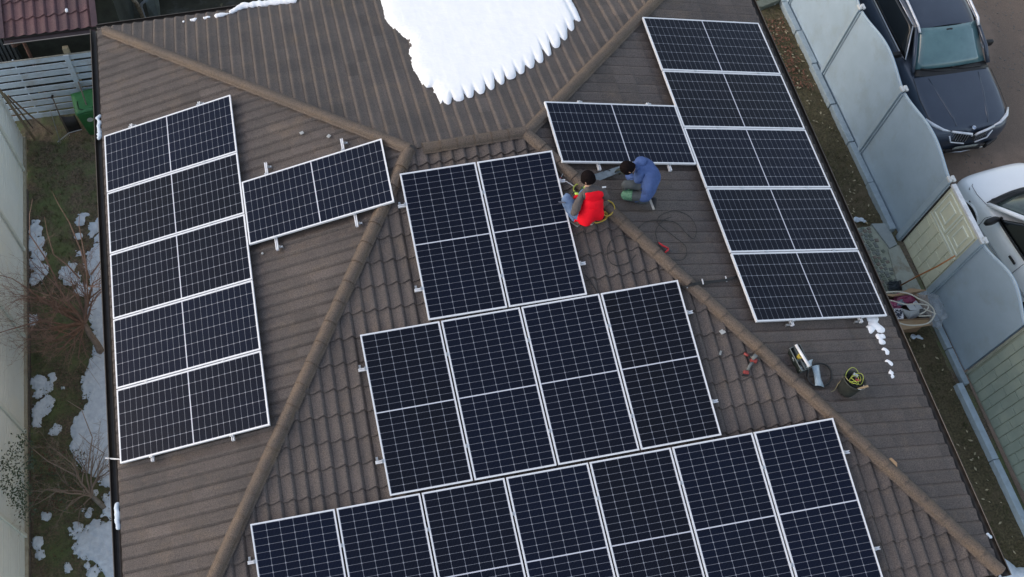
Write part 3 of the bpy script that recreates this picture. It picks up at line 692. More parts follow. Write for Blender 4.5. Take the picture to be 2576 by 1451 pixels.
# drive gate
M_dg = mat('green_grey_gate_sheet', (.36, .43, .38), (.31, .375, .33), scale=3, rough=.6, bump=.15, c3=(.40, .46, .39), s3=1.5)
dgate = thing('drive_gate', 'grey-green drive gate with a pattern of long raised blocks, lower right', 'gate')
a0, a1 = -2.88, -7.4
m = MB(); m.add([(fx(a0)+.06, a0, .04), (fx(a1)+.06, a1, .04), (fx(a1)+.06, a1, 2.12), (fx(a0)+.06, a0, 2.12)], [(0, 1, 2, 3)]); m.build('gate_leaf', mat('gate_joint', (.38, .42, .35), (.32, .36, .30), scale=4, rough=.6), dgate, solid=.03)
m = MB(); m.box((fx(a0)+.05, a0+.02, 1.06), (.05, .05, 2.1)); m.build('gate_frame', mat('gate_frame_paint', (.36, .39, .33), rough=.6), dgate, bevel=.005)
m = MB(); m.box((fx(-5.1)+.06, -5.1, 2.13), (.06, 4.5, .05), rz(.022)); m.build('top_rail', mat('gate_frame_paint', (.36, .39, .33)), dgate, bevel=.005)
for r in range(24):
    ya = a0-.05-r*.185; k = 0; v = .08-(.25 if r % 2 else 0)
    while v < 2.05:
        v0, v1_ = max(v, .08), min(v+.50, 2.06)
        if v1_-v0 > .05:
            m = MB(); m.box((fx(ya)+.038, ya-.085, (v0+v1_)/2), (.016, .168, v1_-v0-.018)); m.build('raised_block', M_dg, dgate)
        v += .50

# paving: small setts sunk in sand, concrete apron at the gate
pv = MB(); random.seed(5)
for i in range(40):
    for j in range(30):
        x = 9.0+j*.098+(.02*math.sin(i*1.3)); y = .62-i*.088+.05*math.sin(x*2.2)+(.044 if j % 2 else 0)
        if x > 11.56+.05*math.sin(i*2.1)-.10*max(0, y-.1) or y > .62 or y < -1.8: continue
        s = .040+random.uniform(-.006, .004); a = random.gauss(.1, .12); pv.box((x+random.gauss(0, .004), y+random.gauss(0, .004), .012+random.uniform(-.005, .006)), (2*s, 1.85*s, .05), rz(a), taper=.86, mi=random.choice((0, 0, 1, 2)))
pave = sheet('path', [(8.9, .68), (11.9, .62), (11.95, -1.30), (11.5, -1.75), (8.9, -1.9)], .022, mat('sandy_joint', (.36, .39, .32), (.28, .31, .25), scale=9, rough=.9, bump=.3))
pv.build('paving_setts', [mat('sett_grey', (.20, .225, .21), (.15, .17, .16), scale=14, rough=.85, bump=.4), mat('sett_green', (.18, .21, .17), (.13, .15, .125), scale=14, rough=.85, bump=.4), mat('sett_brown', (.23, .20, .17), (.17, .15, .13), scale=14, rough=.85, bump=.4)], pave, bevel=0, kind='stuff')
ap = MB(); ap.poly([(11.66, .02), (11.92, .08), (11.97, -1.2), (11.68, -1.55), (11.52, -1.0)], .02, .058); ap.build('gate_apron', mat('concrete_apron', (.37, .40, .36), (.30, .325, .29), scale=4, rough=.9, bump=.3, c3=(.24, .21, .16), s3=3), pave)
cs = MB(); cs.poly([(11.55, .66), (11.86, .62), (11.88, .10), (11.70, .04)], .0, .07); cs.build('concrete_slab', mat('blue_grey_concrete', (.33, .375, .38), (.28, .32, .33), scale=6, rough=.9, bump=.3), pave)
# low concrete step by the fence at the far end of the lawn
m = MB(); 
p = [at(x, y, .12) for x, y in ((1888, 9), (1978, -22), (1978, -6), (1918, 18), (1893, 17))]
m.poly([(q.x, q.y) for q in p], -.02, .14); tag(m.build('garden_step', mat('mossy_concrete', (.16, .18, .15), (.11, .13, .11), scale=7, rough=.9, bump=.4), None, bevel=.01), 'low mossy concrete edging crossing the far end of the right lawn', 'edging')
c = at(2280/1.2512+0, 0, 0)
m = MB(); q0, q1 = at(2385/1.2512*1.0-4, 22, .05), at(1965, -8, .3)
m.tube([at(1949, 12, .03), at(1953, 2, .08), at(1958, -12, .1)], .012, 6); tag(m.build('garden_pipe', M_white), 'thin pale pipe lying on the ground beside the grey fence', 'pipe')
# weathered snow scraps on the lawn
for px, py, r, lb in ((2160, 552, .07, 'grey scrap of old snow on the grass at the paving corner'), (2303, 846, .06, 'small grey scrap of old snow on the grass below the carton')):
    p = at(px, py, .02); clump('snow_scrap', lb, [(p.x-.05, p.y, .03, r), (p.x+.05, p.y-.02, .03, r*.8), (p.x+.1, p.y-.06, .02, r*.6)], M_oldsnow, flat=.4)
# pink cloth scrap at the gutter
p = at(2083, 445, .1); m = MB(); m.lathe([(.0, .06), (.04, .05), (.06, .01), (.05, -.02)], 9, (p.x, p.y, .06)); tag(m.build('flower', mat('crimson_petal', (.42, .03, .10), rough=.6)), 'small crimson flower on the lawn just beside the right gutter', 'flower')
# ------------------------------------------------------------------ left: pale boarded wall with posts
M_wall = mat('pale_green_cladding', (.78, .85, .84), (.72, .79, .78), scale=2, rough=.6, c3=(.78, .83, .78), s3=.8)
wall = thing('boundary_wall', 'tall pale green ribbed boundary wall with slanting battens along the left garden', 'wall')
WX = -5.96; WY1 = 5.75; WH = 2.3
y = WY1; idx = 0
while y > -6:
    yb = y-1.0
    rows = []
    nz_ = int(WH/.12)
    for k in range(nz_*4+1):
        z = .10+k*.03; x = WX+.010*(1 if (k % 4) in (0, 1) else 0); rows.append([(x, y-.002, z), (x, yb+.002, z)])
    MB().grid(rows).build('cladding_sheet', M_wall, wall); y = yb; idx += 1
pl = MB(); pl.box((WX-.05, (WY1-6)/2, 1.25), (.04, WY1+6, 2.35)); pl.build('wall_core', M_wall, wall)
y = 4.85
while y > -6:
    m = MB(); m.box((WX+.032, y, 1.2), (.04, .07, 2.4)); m.build('wall_batten', mat('pale_batten', (.74, .80, .76), (.68, .74, .70), scale=4), wall, bevel=.005)
    y -= 2.02
m = MB(); m.box((WX+.01, (WY1-6)/2, .1), (.10, WY1+6, .1)); m.build('wall_sill', mat('weathered_board', (.46, .43, .34), (.32, .29, .22), scale=9, rough=.8, c3=(.40, .38, .30), s3=2), wall)
y = 4.4
while y > -6:
    L = random.uniform(.9, 1.4); m = MB(); m.box((WX+.02+random.gauss(0, .008), y-L/2, .01), (.13, L-.02, .16)); m.build('footing_stone', mat('footing', (.13, .115, .10), (.075, .07, .06), scale=12, rough=.9, bump=.5), wall, bevel=.01); y -= L

# ------------------------------------------------------------------ upper left: slatted fence of boards
M_slat = mat('grey_blue_board', (.47, .58, .68), (.40, .50, .59), scale=7, rough=.75, bump=.2, c3=(.38, .42, .45), s3=3)
sf = thing('slatted_fence', 'grey-blue fence of horizontal boards between the garden wall and the house', 'fence')
SY = 6.34; SX0, SX1 = -7.2, -3.2
for k in range(9):
    z = 1.86-k*.215
    m = MB(); m.box(((SX0+SX1)/2, SY+random.gauss(0, .004), z-.065), (SX1-SX0, .022, .150), Matrix.Rotation(random.gauss(0, .002), 3, 'Y')); m.build('board', M_slat, sf, bevel=.004)
for x in (-4.52, -5.62, -6.9):
    m = MB(); m.box((x, SY-.028 if x > -5 else SY+.03, .93), (.11 if x > -5 else .03, .03, 1.9)); m.build('upright', M_slat, sf, bevel=.004)
m = MB(); m.box((-4.50, SY+.08, .98), (.12, .09, 2.04)); m.build('fence_post', mat('bare_post', (.34, .31, .22), (.26, .23, .16), scale=12), sf, bevel=.006)
m = MB(); m.box(((SX0+SX1)/2, SY, 1.872), (SX1-SX0, .03, .012)); m.build('cap_strip', mat('worn_edge', (.30, .30, .26), (.20, .21, .2), scale=15), sf)

# neighbour's low tiled roof behind it
nb = thing('neighbour_shed', 'maroon tiled shed roof with a gutter behind the slatted fence, top left', 'shed')
NZ = 2.75
c0, c1 = at(10, 96, NZ), at(250, 70, NZ)
NY = (c0.y+c1.y)/2; NX0, NX1 = c0.x, at(236, 70, NZ).x
zN = lambda x, y: NZ+.30*(y-NY)
WAVE_keep = WAVE
ncons = [half((NX0+.03, 0), (NX0+.03, 1), (NX0+1, 0)), half((NX1, 0), (NX1, 1), (NX1-1, 0)), half((0, NY), (1, NY), (0, NY+1)), half((0, NY+3.6), (1, NY+3.6), (0, NY))]
mb, tone = slope('neighbour_roof', nb, (0, NY+4), (1, 0), (0, -1), zN, .36, -8, -2, 4.3, ncons, M_maroon, .03, 4-.36*12+.004, None, wv=1.14)
link('roof_slope', weld(tone_mesh(mb, 'roof_slope', M_maroon, tone)), nb, kind='stuff')
m = MB(); m.add([(NX0, NY, zN(0, NY)-.02), (NX1, NY, zN(0, NY)-.02), (NX1, NY+3.6, zN(0, NY+3.6)-.02), (NX0, NY+3.6, zN(0, NY+3.6)-.02)], [(0, 1, 2, 3)]); m.build('roof_underlay', MATS['dark_felt'], nb, solid=.03)
for xx in (NX0-.03, NX1+.03):
    m = MB(); m.add([(xx-.06, NY-.02, zN(0, NY)+.05), (xx+.06, NY-.02, zN(0, NY)+.05), (xx+.06, NY+3.6, zN(0, NY+3.6)+.05), (xx-.06, NY+3.6, zN(0, NY+3.6)+.05)], [(0, 1, 2, 3)])
    m.build('verge_flashing', mat('maroon_flashing', (.085, .048, .055), (.06, .035, .042), rough=.5), nb, solid=.03)
gt = MB(); rows = []
for x in (NX0-.02, NX1+.02): rows.append([(x, NY-.055+.055*math.cos(q), NZ-.03-.05*math.sin(q)) for q in [PI*i/8 for i in range(9)]])
gt.grid(rows); gt.build('gutter', mat('maroon_gutter', (.05, .032, .034), (.03, .02, .022), rough=.4), nb, solid=.004)
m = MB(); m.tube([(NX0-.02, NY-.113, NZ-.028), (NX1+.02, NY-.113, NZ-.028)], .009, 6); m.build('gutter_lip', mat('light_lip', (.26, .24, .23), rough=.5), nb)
m = MB(); m.tube([(NX0+.14, NY-.08, NZ-.06), (NX0+.14, NY-.06, NZ-.16), (NX0+.24, max(NY+.3, SY+.10), NZ-.42), (NX0+.24, SY+.12, NZ-.6), (NX0+.24, SY+.12, .05)], .038, 10); m.build('downpipe', mat('rusty_pipe', (.13, .062, .045), (.06, .035, .03), scale=9, rough=.7), nb, True)
m = MB(); m.box(((NX0+NX1)/2+.1, SY+.75+1.5, 1.33), (NX1-NX0+.5, 3.0, 2.66)); m.build('wall', mat('dark_green_wall', (.035, .042, .034), (.02, .024, .02), scale=5, rough=.9, bump=.4), nb)
x, y = at(160, 9, NZ+.35).x, at(160, 9, NZ+.35).y
clump('snow_crumb', 'single white snow lump on the maroon tiled shed roof', [(x, y, zN(x, y)+.03, .04), (x, y+.03, zN(x, y)+.04, .035)])
m = MB()
for k in range(14): m.box((NX0-.16-.09*k, SY+.55, 1.05), (.055, .05, 2.1))
m.box((NX0-.75, SY+.60, 1.05), (1.3, .03, 2.1)); m.build('corrugated_side', mat('dark_corrugated', (.05, .06, .065), (.035, .04, .045), rough=.7), nb, kind='stuff')

# behind: pale pipe, old timber post, boards leaning, low wall
p = at(322, 0, 1.2); q = at(365, 62, .0)
m = MB(); m.tube([at(300, -40, 2.2), at(343, 8, 1.3), at(358, 38, .6), at(372, 72, .02)], [.05, .05, .055, .05], 8); tag(m.build('timber_post', mat('peeling_birch', (.42, .38, .31), (.16, .12, .09), scale=14, rough=.8, bump=.6), None, True), 'leaning timber with peeling pale bark behind the hip corner', 'timber')
m = MB(); m.tube([at(378, -30, 1.5), at(372, -6, 1.3), at(356, 10, 1.1), at(355, 18, 1.0), at(365, 48, .4), at(367, 54, .3)], .030, 8); tag(m.build('drain_pipe', mat('grey_white_pipe', (.42, .46, .52), rough=.5), None, True), 'bent grey-white drain pipe beside the leaning timber', 'pipe')
def quadboard(name, pts, m_, label, cat, th=.03):
    m = MB(); V = [at(*p) for p in pts]; m.add(V, [tuple(range(len(V)))]); o = m.build(name, m_, None, solid=th); tag(o, label, cat)
quadboard('grey_board', [(366, 5, 1.5), (385, -12, 1.6), (403, 60, .05), (382, 64, .05)], mat('slate_board', (.16, .20, .22), (.12, .155, .17), scale=4, rough=.7), 'dark slate-grey sheet leaning beside the drain pipe', 'board')
quadboard('pale_board', [(380, -14, 1.6), (398, -14, 1.6), (406, 58, .05), (402, 60, .05)], mat('pale_blue_board', (.30, .37, .38), (.24, .30, .31), scale=4, rough=.7), 'pale blue-grey board leaning against the slate-grey sheet', 'board')
m = MB(); m.box((-2.1+3.5, at(600, -6, 0).y+.6, .35), (9.2, .18, .7)); tag(m.build('low_wall', mat('mossy_wall', (.085, .095, .075), (.05, .055, .042), scale=4, rough=.95, bump=.6)), 'dark mossy low wall at the far side of the back yard', 'wall')

# ------------------------------------------------------------------ green bin
Bc = at(250, 345, 0); bl_ = Vector((-4.36, 5.82, 0))
def text_mesh(name, txt, size, m_, parent, M, ext=.001, align='CENTER', bold=False):
    cu = bpy.data.curves.new('txt', 'FONT'); cu.body = txt; cu.size = size; cu.align_x = align; cu.align_y = 'CENTER'; cu.extrude = ext
    ob = bpy.data.objects.new('txt', cu); C.objects.link(ob); bpy.context.view_layer.update()
    me = bpy.data.meshes.new_from_object(ob.evaluated_get(bpy.context.evaluated_depsgraph_get())); bpy.data.objects.remove(ob); bpy.data.curves.remove(cu)
    me.materials.clear(); me.materials.append(m_); me.transform(M); return link(name, me, parent)
M_bin = mat('green_bin_plastic', (.035, .17, .060), (.026, .14, .048), scale=8, rough=.5, bump=.1)
bn = thing('wheelie_bin', 'green wheelie bin with a round white sticker beside the house corner', 'bin', bl_, rz(.16))
bn.scale = (1.08, 1.08, 1.05)
m = MB()
prof = [(-.17, -.20, .06), (.17, -.20, .06), (.17, .20, .06), (-.17, .20, .06)]
V = []
for z, hw, y0_, y1_ in ((.05, .165, -.15, .17), (.30, .19, -.19, .19), (.62, .215, -.225, .205), (.86, .235, -.25, .22)):
    V.append([(-hw, y0_, z), (-hw*.6, y0_-.012, z), (hw*.6, y0_-.012, z), (hw, y0_, z), (hw, y1_, z), (-hw, y1_, z), (-hw, y0_, z)])
m.grid(V); m.add([V[0][0], V[0][3], V[0][4], V[0][5]], [(0, 1, 2, 3)]); m.build('bin_body', M_bin, bn, solid=.008, bevel=.01)
m = MB(); m.box((0, -.015, .865), (.50, .50, .035)); m.build('bin_rim', M_bin, bn, bevel=.012)
m = MB(); rows = []
for j in range(7):
    yy = -.27+j*.09; rows.append([(-.255+i*.085, yy, .90+.045*(1-((i-3)/3.)**2)*(1-((j-3)/3.4)**2)+.01) for i in range(7)])
m.grid(rows); m.build('lid', M_bin, bn, True, solid=.012, bevel=0)
m = MB(); m.box((0, -.09, .945), (.30, .22, .012)); m.build('lid_panel', M_bin, bn, bevel=.01)
m = MB()
for sx_ in (-1, 1):
    m = MB(); m.tube([(sx_*.165, .02, .955), (sx_*.175, -.10, .953), (sx_*.165, -.17, .95), (sx_*.10, -.215, .947)], .009, 6); m.build('lid_handle', mat('dark_green', (.008, .045, .02), rough=.5), bn)
text_mesh('lid_lettering', 'RETIM', .05, mat('pale_print', (.38, .50, .40), rough=.6), bn, Matrix.Translation((0, -.02, .955)))
m = MB(); m.tube([(-.2, .25, .90), (.2, .25, .90)], .014, 8); m.build('handle', M_bin, bn)
for sx_ in (-1, 1):
    m = MB(); m.lathe([(.0, -.02), (.10, -.02), (.10, .02), (.0, .02)], 14, (sx_*.2, .20, .10), Matrix.Rotation(PI/2, 3, 'Y')); m.build('wheel', M_black, bn)
m = MB(); m.lathe([(0, .0), (.062, .0), (.062, .004), (0, .004)], 20, (-.03, -.268, .66), Matrix.Rotation(PI/2, 3, 'X')); m.build('round_sticker', mat('white_sticker', (.52, .56, .55), (.36, .46, .42), scale=30, rough=.5), bn)

# long tools and sticks
def stick(name, label, cat, pts, r, m_, group=None):
    m = MB(); m.tube([at(*p) for p in pts], r, 7); return tag(m.build(name, m_), label, cat, group)
M_wood = mat('old_wood', (.20, .155, .11), (.11, .085, .06), scale=18, rough=.8); M_wood2 = mat('grey_wood', (.16, .14, .12), (.09, .08, .07), scale=18, rough=.8)
stick('broom_stick', 'long brown stick leaning on the slatted fence left of the green bin', 'stick', [(197, 205, 1.5), (225, 285, .8), (262, 338, .05)], .016, M_wood2)
sv = thing('shovel', 'snow shovel with a wide black blade leaning upright on the slatted fence', 'shovel')
m = MB(); m.tube([at(132, 245, 1.25), at(150, 290, .75), at(172, 332, .22)], .015, 7); m.build('shaft', M_wood2, sv)
m = MB(); m.box(at(131, 243, 1.27), (.05, .03, .11), Matrix.Rotation(.5, 3, 'Y')); m.build('grip', M_black, sv, bevel=.01)
q = [at(148, 292, .50), at(188, 290, .50), at(206, 325, .10), at(170, 335, .08)]; m = MB()
m.grid([[q[0].lerp(q[1], i/6)+Vector((0, 0, -.035*math.sin(PI*i/6))) for i in range(7)], [q[0].lerp(q[3], .5).lerp(q[1].lerp(q[2], .5), i/6)+Vector((0, 0, -.05*math.sin(PI*i/6))) for i in range(7)], [q[3].lerp(q[2], i/6)+Vector((0, 0, -.03*math.sin(PI*i/6))) for i in range(7)]])
m.build('blade', M_black, sv, True, solid=.008)
m = MB(); m.tube([q[3], q[2]], .010, 6); m.build('blade_edge', M_alu_dull, sv)
rk = thing('garden_rake', 'garden rake with a thin grey handle and metal bar beside the snow shovel', 'rake')
m = MB(); m.tube([at(125, 272, 1.0), at(140, 320, .45), at(152, 358, .05)], .011, 6); m.build('handle', M_alu_dull, rk)
m = MB(); a_, b_ = at(145, 357, .07), at(172, 335, .07); m.tube([a_, b_], .012, 6); m.build('rake_bar', M_alu_dull, rk)
for i in range(9):
    m = MB(); p = a_.lerp(b_, i/8); m.tube([p, p+Vector((.01, -.02, -.07))], .004, 4); m.build('tine', M_alu_dull, rk)
stick('wooden_pole', 'thick pale wooden pole leaning across the end of the pale wall', 'pole', [(-4, 222, 2.0), (45, 290, 1.0), (88, 352, .05)], .030, mat('pale_wood', (.26, .22, .15), (.16, .13, .09), scale=15, rough=.8))
stick('wooden_pole', 'thin dark pole lying just behind the thick pale pole', 'pole', [(10, 235, 1.6), (50, 280, .9), (82, 322, .1)], .018, M_wood2)
stick('wooden_pole', 'thin brown pole slanting from the pale wall to the rake', 'pole', [(20, 240, 1.3), (70, 285, .7), (133, 338, .1)], .020, M_wood)
m = MB(); m.tube([on(302, 1155, .02), at(285, 1154, 4.40), at(265, 1152, 4.38)], .011, 6); tag(m.build('conduit_stub', M_white), 'thin white conduit poking out past the left gutter below the panel column', 'conduit')

# ------------------------------------------------------------------ bare trees: one skin of tapering limbs each
def branch(tb, p, d, L, r, depth, rnd, bend=.25, up=.15, fine=None, tips=None):
    n = 5; pts = [p]; rs = [r]; d = d.normalized()
    for i in range(n):
        d = (d+Vector((rnd.gauss(0, bend), rnd.gauss(0, bend), rnd.gauss(0, bend)*.7+up*.2))*.45).normalized(); p = p+d*(L/n)
        if p.z < .12: p.z = .12; d.z = abs(d.z)
        pts.append(p); rs.append(r*(1-.62*(i+1)/n))
    tb.tube(pts, rs, 6 if r > .02 else (5 if r > .008 else 4), cap=False)
    if depth <= 0:
        if tips is not None: tips.append(pts)
        return
    k = rnd.choice((3, 4)) if depth > 1 else rnd.choice((3, 4, 5))
    for i in range(k):
        t = rnd.uniform(.25, 1.0) if i else 1.0; j = min(n, max(1, int(t*n))); q = pts[j]
        dd = (pts[j]-pts[j-1]).normalized(); a = dd.orthogonal().normalized(); b = dd.cross(a); an = rnd.uniform(0, 2*PI); sp = rnd.uniform(.35, .95)
        nd = dd+(a*math.cos(an)+b*math.sin(an))*sp; nd.z += up
        branch(tb, q, nd, L*rnd.uniform(.55, .85), rs[j]*rnd.uniform(.6, .8), depth-1, rnd, bend, up, fine, tips)
    if fine:
        for i in range(fine):
            j = rnd.randint(1, n); q = pts[j]; an = rnd.uniform(0, 2*PI); dd = Vector((math.cos(an), math.sin(an), rnd.uniform(-.3, .6))); tb.tube([q, q+dd*.09*rnd.uniform(.5, 1.5)], [.003, .001], 3, cap=False)
M_bark = mat('reddish_bark', (.26, .165, .125), (.16, .105, .082), scale=14, rough=.8, bump=.4); M_bark2 = mat('grey_bark', (.27, .215, .175), (.17, .135, .11), scale=14, rough=.8, bump=.4)
rnd = random.Random(4)
t1 = thing('bare_tree', 'larger leafless reddish fruit tree between the pale wall and the snow strip', 'tree', (0, 0, 0))
b0 = at(257, 892, 0); tb = MB(); tk = MB(); fork = at(212, 815, .62)
tk.tube([b0+Vector((0, 0, -.05)), b0.lerp(fork, .35)+Vector((.02, 0, .02)), b0.lerp(fork, .7), fork], [.085, .070, .062, .055], 9); tk.build('trunk', M_bark2, t1, True)
for tx, ty, tz_, L, r, dp in ((225, 700, 1.5, .95, .042, 3), (160, 740, 1.5, 1.0, .030, 3), (240, 650, 1.6, .9, .026, 3), (60, 860, 1.4, 1.0, .026, 3), (40, 720, 1.9, 1.2, .026, 3), (150, 860, 1.1, .9, .022, 3), (100, 930, .9, .9, .02, 3), (130, 660, 1.7, 1.05, .040, 3), (110, 820, 1.25, 1.0, .040, 3), (215, 640, 1.9, 1.0, .034, 3), (90, 760, 1.6, 1.1, .036, 3), (130, 900, 1.0, .9, .030, 3), (190, 905, .55, .7, .024, 2), (255, 740, 1.2, .7, .028, 2)):
    branch(tb, fork.copy(), at(tx, ty, tz_)-fork, L, r, dp, rnd, .20, .10, fine=6)
for (x0_, y0_, z0_), (x1_, y1_, z1_), (x2_, y2_, z2_) in (((225, 700, 1.3), (175, 560, 2.1), (130, 480, 2.7)), ((220, 720, 1.3), (205, 600, 2.0), (200, 540, 2.4)), ((140, 700, 1.4), (75, 590, 2.3), (82, 500, 2.7)), ((110, 760, 1.4), (30, 700, 2.2), (-30, 690, 2.5)), ((130, 800, 1.2), (20, 830, 2.0), (-40, 860, 2.3)), ((200, 700, 1.4), (135, 640, 2.0), (112, 545, 2.6)), ((230, 690, 1.3), (262, 640, 1.5), (268, 600, 1.7))):
    a_, b_, c_ = at(x0_, y0_, z0_), at(x1_, y1_, z1_), at(x2_, y2_, z2_)
    tb.tube([a_, a_.lerp(b_, .5)+Vector((.03, 0, .02)), b_, b_.lerp(c_, .5)+Vector((-.02, .02, .03)), c_], [.018, .014, .010, .007, .003], 5, cap=False)
tb.build('crown', M_bark, t1, kind='stuff')
t2 = thing('bare_shrub', 'smaller tangled bare shrub with green leaves reaching over the pale wall', 'shrub')
b0 = at(268, 1282, 0); fork = at(232, 1248, .30); tk = MB(); tk.tube([b0+Vector((0, 0, -.05)), b0.lerp(fork, .5), fork], [.055, .046, .040], 8); tk.build('trunk', mat('pale_bark', (.24, .22, .19), (.15, .135, .12), scale=12, rough=.8), t2, True)
tb = MB()
for tx, ty, tz_, L, r, dp in ((130, 1230, .9, .75, .026, 3), (120, 1170, 1.1, .85, .026, 3), (215, 1130, .9, .75, .026, 3), (250, 1160, .7, .6, .022, 2), (70, 1220, 1.2, .85, .024, 3), (175, 1100, 1.1, .8, .022, 2), (180, 1290, .5, .5, .016, 2)):
    branch(tb, fork.copy(), at(tx, ty, tz_)-fork, L, r, dp, rnd, .30, .05, fine=5)
for a3 in (((220, 1190, .7), (232, 1100, 1.1), (205, 1030, 1.4), (165, 1005, 1.6)), ((235, 1200, .6), (262, 1140, .9), (225, 1115, 1.0), (198, 1090, 1.1)), ((200, 1200, .7), (120, 1160, 1.1), (60, 1110, 1.4))):
    pts = [at(*p) for p in a3]; tb.tube(pts, [.014-.010*i/(len(pts)-1) for i in range(len(pts))], 5, cap=False)
tb.build('crown', M_bark2, t2, kind='stuff')
lv = MB(); rnd = random.Random(8)
for i in range(1500):
    k = rnd.random()
    if k < .55:
        cpx, cpy = rnd.choice(((40, 1140), (15, 1165), (45, 1190), (60, 1110), (30, 1240), (12, 1215), (52, 1260), (65, 1290), (75, 1170), (60, 1230))); z = 1.5
        p = at(rnd.gauss(cpx, 13), rnd.gauss(cpy, 13), z+rnd.gauss(0, .1))
    else:
        p = at(rnd.uniform(70, 215), rnd.uniform(1130, 1290), rnd.uniform(.15, .75))
    s = rnd.uniform(.014, .028); R = Matrix.Rotation(rnd.uniform(0, 6.28), 3, 'Z') @ Matrix.Rotation(rnd.gauss(0, .6), 3, 'X')
    lv.add([p+R @ Vector(v) for v in ((-s, 0, 0), (0, s*.6, .004), (s, 0, 0), (0, -s*.6, .004))], [(0, 1, 2, 3)], mi=0 if k < .55 or rnd.random() < .6 else 1)
lv.build('leaves', [mat('shrub_leaf', (.055, .088, .040), (.028, .048, .022), scale=25, rough=.45), mat('red_shrub_leaf', (.12, .055, .03), (.07, .035, .02), scale=25, rough=.6)], t2, kind='stuff')

# ------------------------------------------------------------------ cars
def roundrect(hw, z0, z1, r, crown):
    pass
def car(label, cat, name, loc, ang, Lc, hw, M_paint, st, glass, M_ws, roof_z, belt_z, extras=None):
    """st: stations (y from nose backwards, half width, hood/deck height, sill). Nose at y=0, car runs to -Lc; local +y is forward"""
    t = thing(name, label, cat, loc, rz(ang))
    rows = []
    for y, w_, zt, zs_ in st:
        zm = (zs_+zt)/2; h = zt-zs_
        half_ = [(w_*.86, zs_), (w_*.97, zs_+.06), (w_*1.0, zs_+h*.35), (w_*1.0, zs_+h*.62), (w_*.985, zs_+h*.80), (w_*.93, zt-.055), (w_*.84, zt-.012), (w_*.62, zt+.012), (w_*.40, zt+.026), (0, zt+.034)]
        rows.append([(-a, y, b) for a, b in half_]+[(a, y, b) for a, b in half_[-2::-1]])
    m = MB(); m.grid(rows)
    n = len(rows[0]); m.f.append(tuple(range(n-1, -1, -1))); m.mi.append(0); b_ = (len(rows)-1)*n; m.f.append(tuple(range(b_, b_+n))); m.mi.append(0)
    m.build('body', M_paint, t, True, sub=2)
    return t
M_suv = mat('dark_blue_paint', (.050, .066, .096), (.044, .058, .086), scale=3, rough=.42, metal=.35, coat=.6, spec=.5)
M_chrome = mat('bright_chrome', (.78, .80, .84), rough=.35, metal=.3); M_silver = mat('satin_chrome', (.62, .64, .68), rough=.28, metal=.85); M_glass = mat('dark_glass', (.006, .007, .008), rough=.10, coat=.3, spec=.4)
M_screen = mat('teal_windscreen', (.105, .20, .215), (.080, .16, .175), scale=2.5, rough=.14, coat=.6, spec=.6)
M_trim = mat('black_trim', (.014, .014, .015), rough=.5); M_tyre = mat('tyre', (.014, .014, .014), rough=.85); M_rim = mat('alloy_rim', (.35, .36, .38), rough=.35, metal=.8)
def wheel(t, x, y, r=.36, w_=.24):
    R = Matrix.Rotation(PI/2, 3, 'Y'); o = MB().lathe([(r*.62, -w_/2), (r*.93, -w_/2), (r, -w_*.36), (r, w_*.36), (r*.93, w_/2), (r*.62, w_/2)], 28, (0, 0, 0), R).build('tyre', M_tyre, t, True); o.location = (x, y, r)
    m = MB(); m.lathe([(0, .09), (r*.15, .09), (r*.17, .06), (r*.62, .10), (r*.62, -.08), (0, -.08)], 20, (0, 0, 0), R if x > 0 else Matrix.Rotation(-PI/2, 3, 'Y')); k = m.build('rim', M_rim, o)
def gquad(t, name, P, m_, nx=8, ny=6, bulge=(0, 0, 0), mirror=False, sol=.008, off=0):
    """bilinear patch of four corners with a bulge"""
    P = [Vector(p) for p in P]; b = Vector(bulge); rows = []
    for j in range(ny+1):
        v = j/ny; rows.append([(P[0].lerp(P[1], u/nx)).lerp(P[3].lerp(P[2], u/nx), v)+b*(1-(2*u/nx-1)**2)*(1-.35*(2*v-1)**2) for u in range(nx+1)])
    return MB().grid(rows).build(name, m_, t, True, solid=sol)
def strip_(t, name, pts, r, m_, n=6, flat=None):
    m = MB(); m.tube(pts, r, n); return m.build(name, m_, t, True)
# dark SUV, nose towards the camera
sx, sy = 13.93, 2.02
st = [(0.0, .55, .62, .36), (-.03, .74, .80, .27), (-.14, .87, .93, .24), (-.38, .925, 1.00, .24), (-.8, .95, 1.055, .24), (-1.2, .955, 1.095, .24), (-1.62, .955, 1.12, .24), (-2.2, .955, 1.10, .24), (-3.4, .955, 1.10, .24), (-4.3, .93, 1.10, .26), (-4.62, .86, 1.02, .30), (-4.70, .75, .80, .36)]
suv = car("dark blue SUV with silver roof rails parked behind the fence, nose towards the camera", "car", "parked_car", (sx, sy, 0), PI, 4.7, .95, M_suv, st, None, None, 1.66, 1.1)
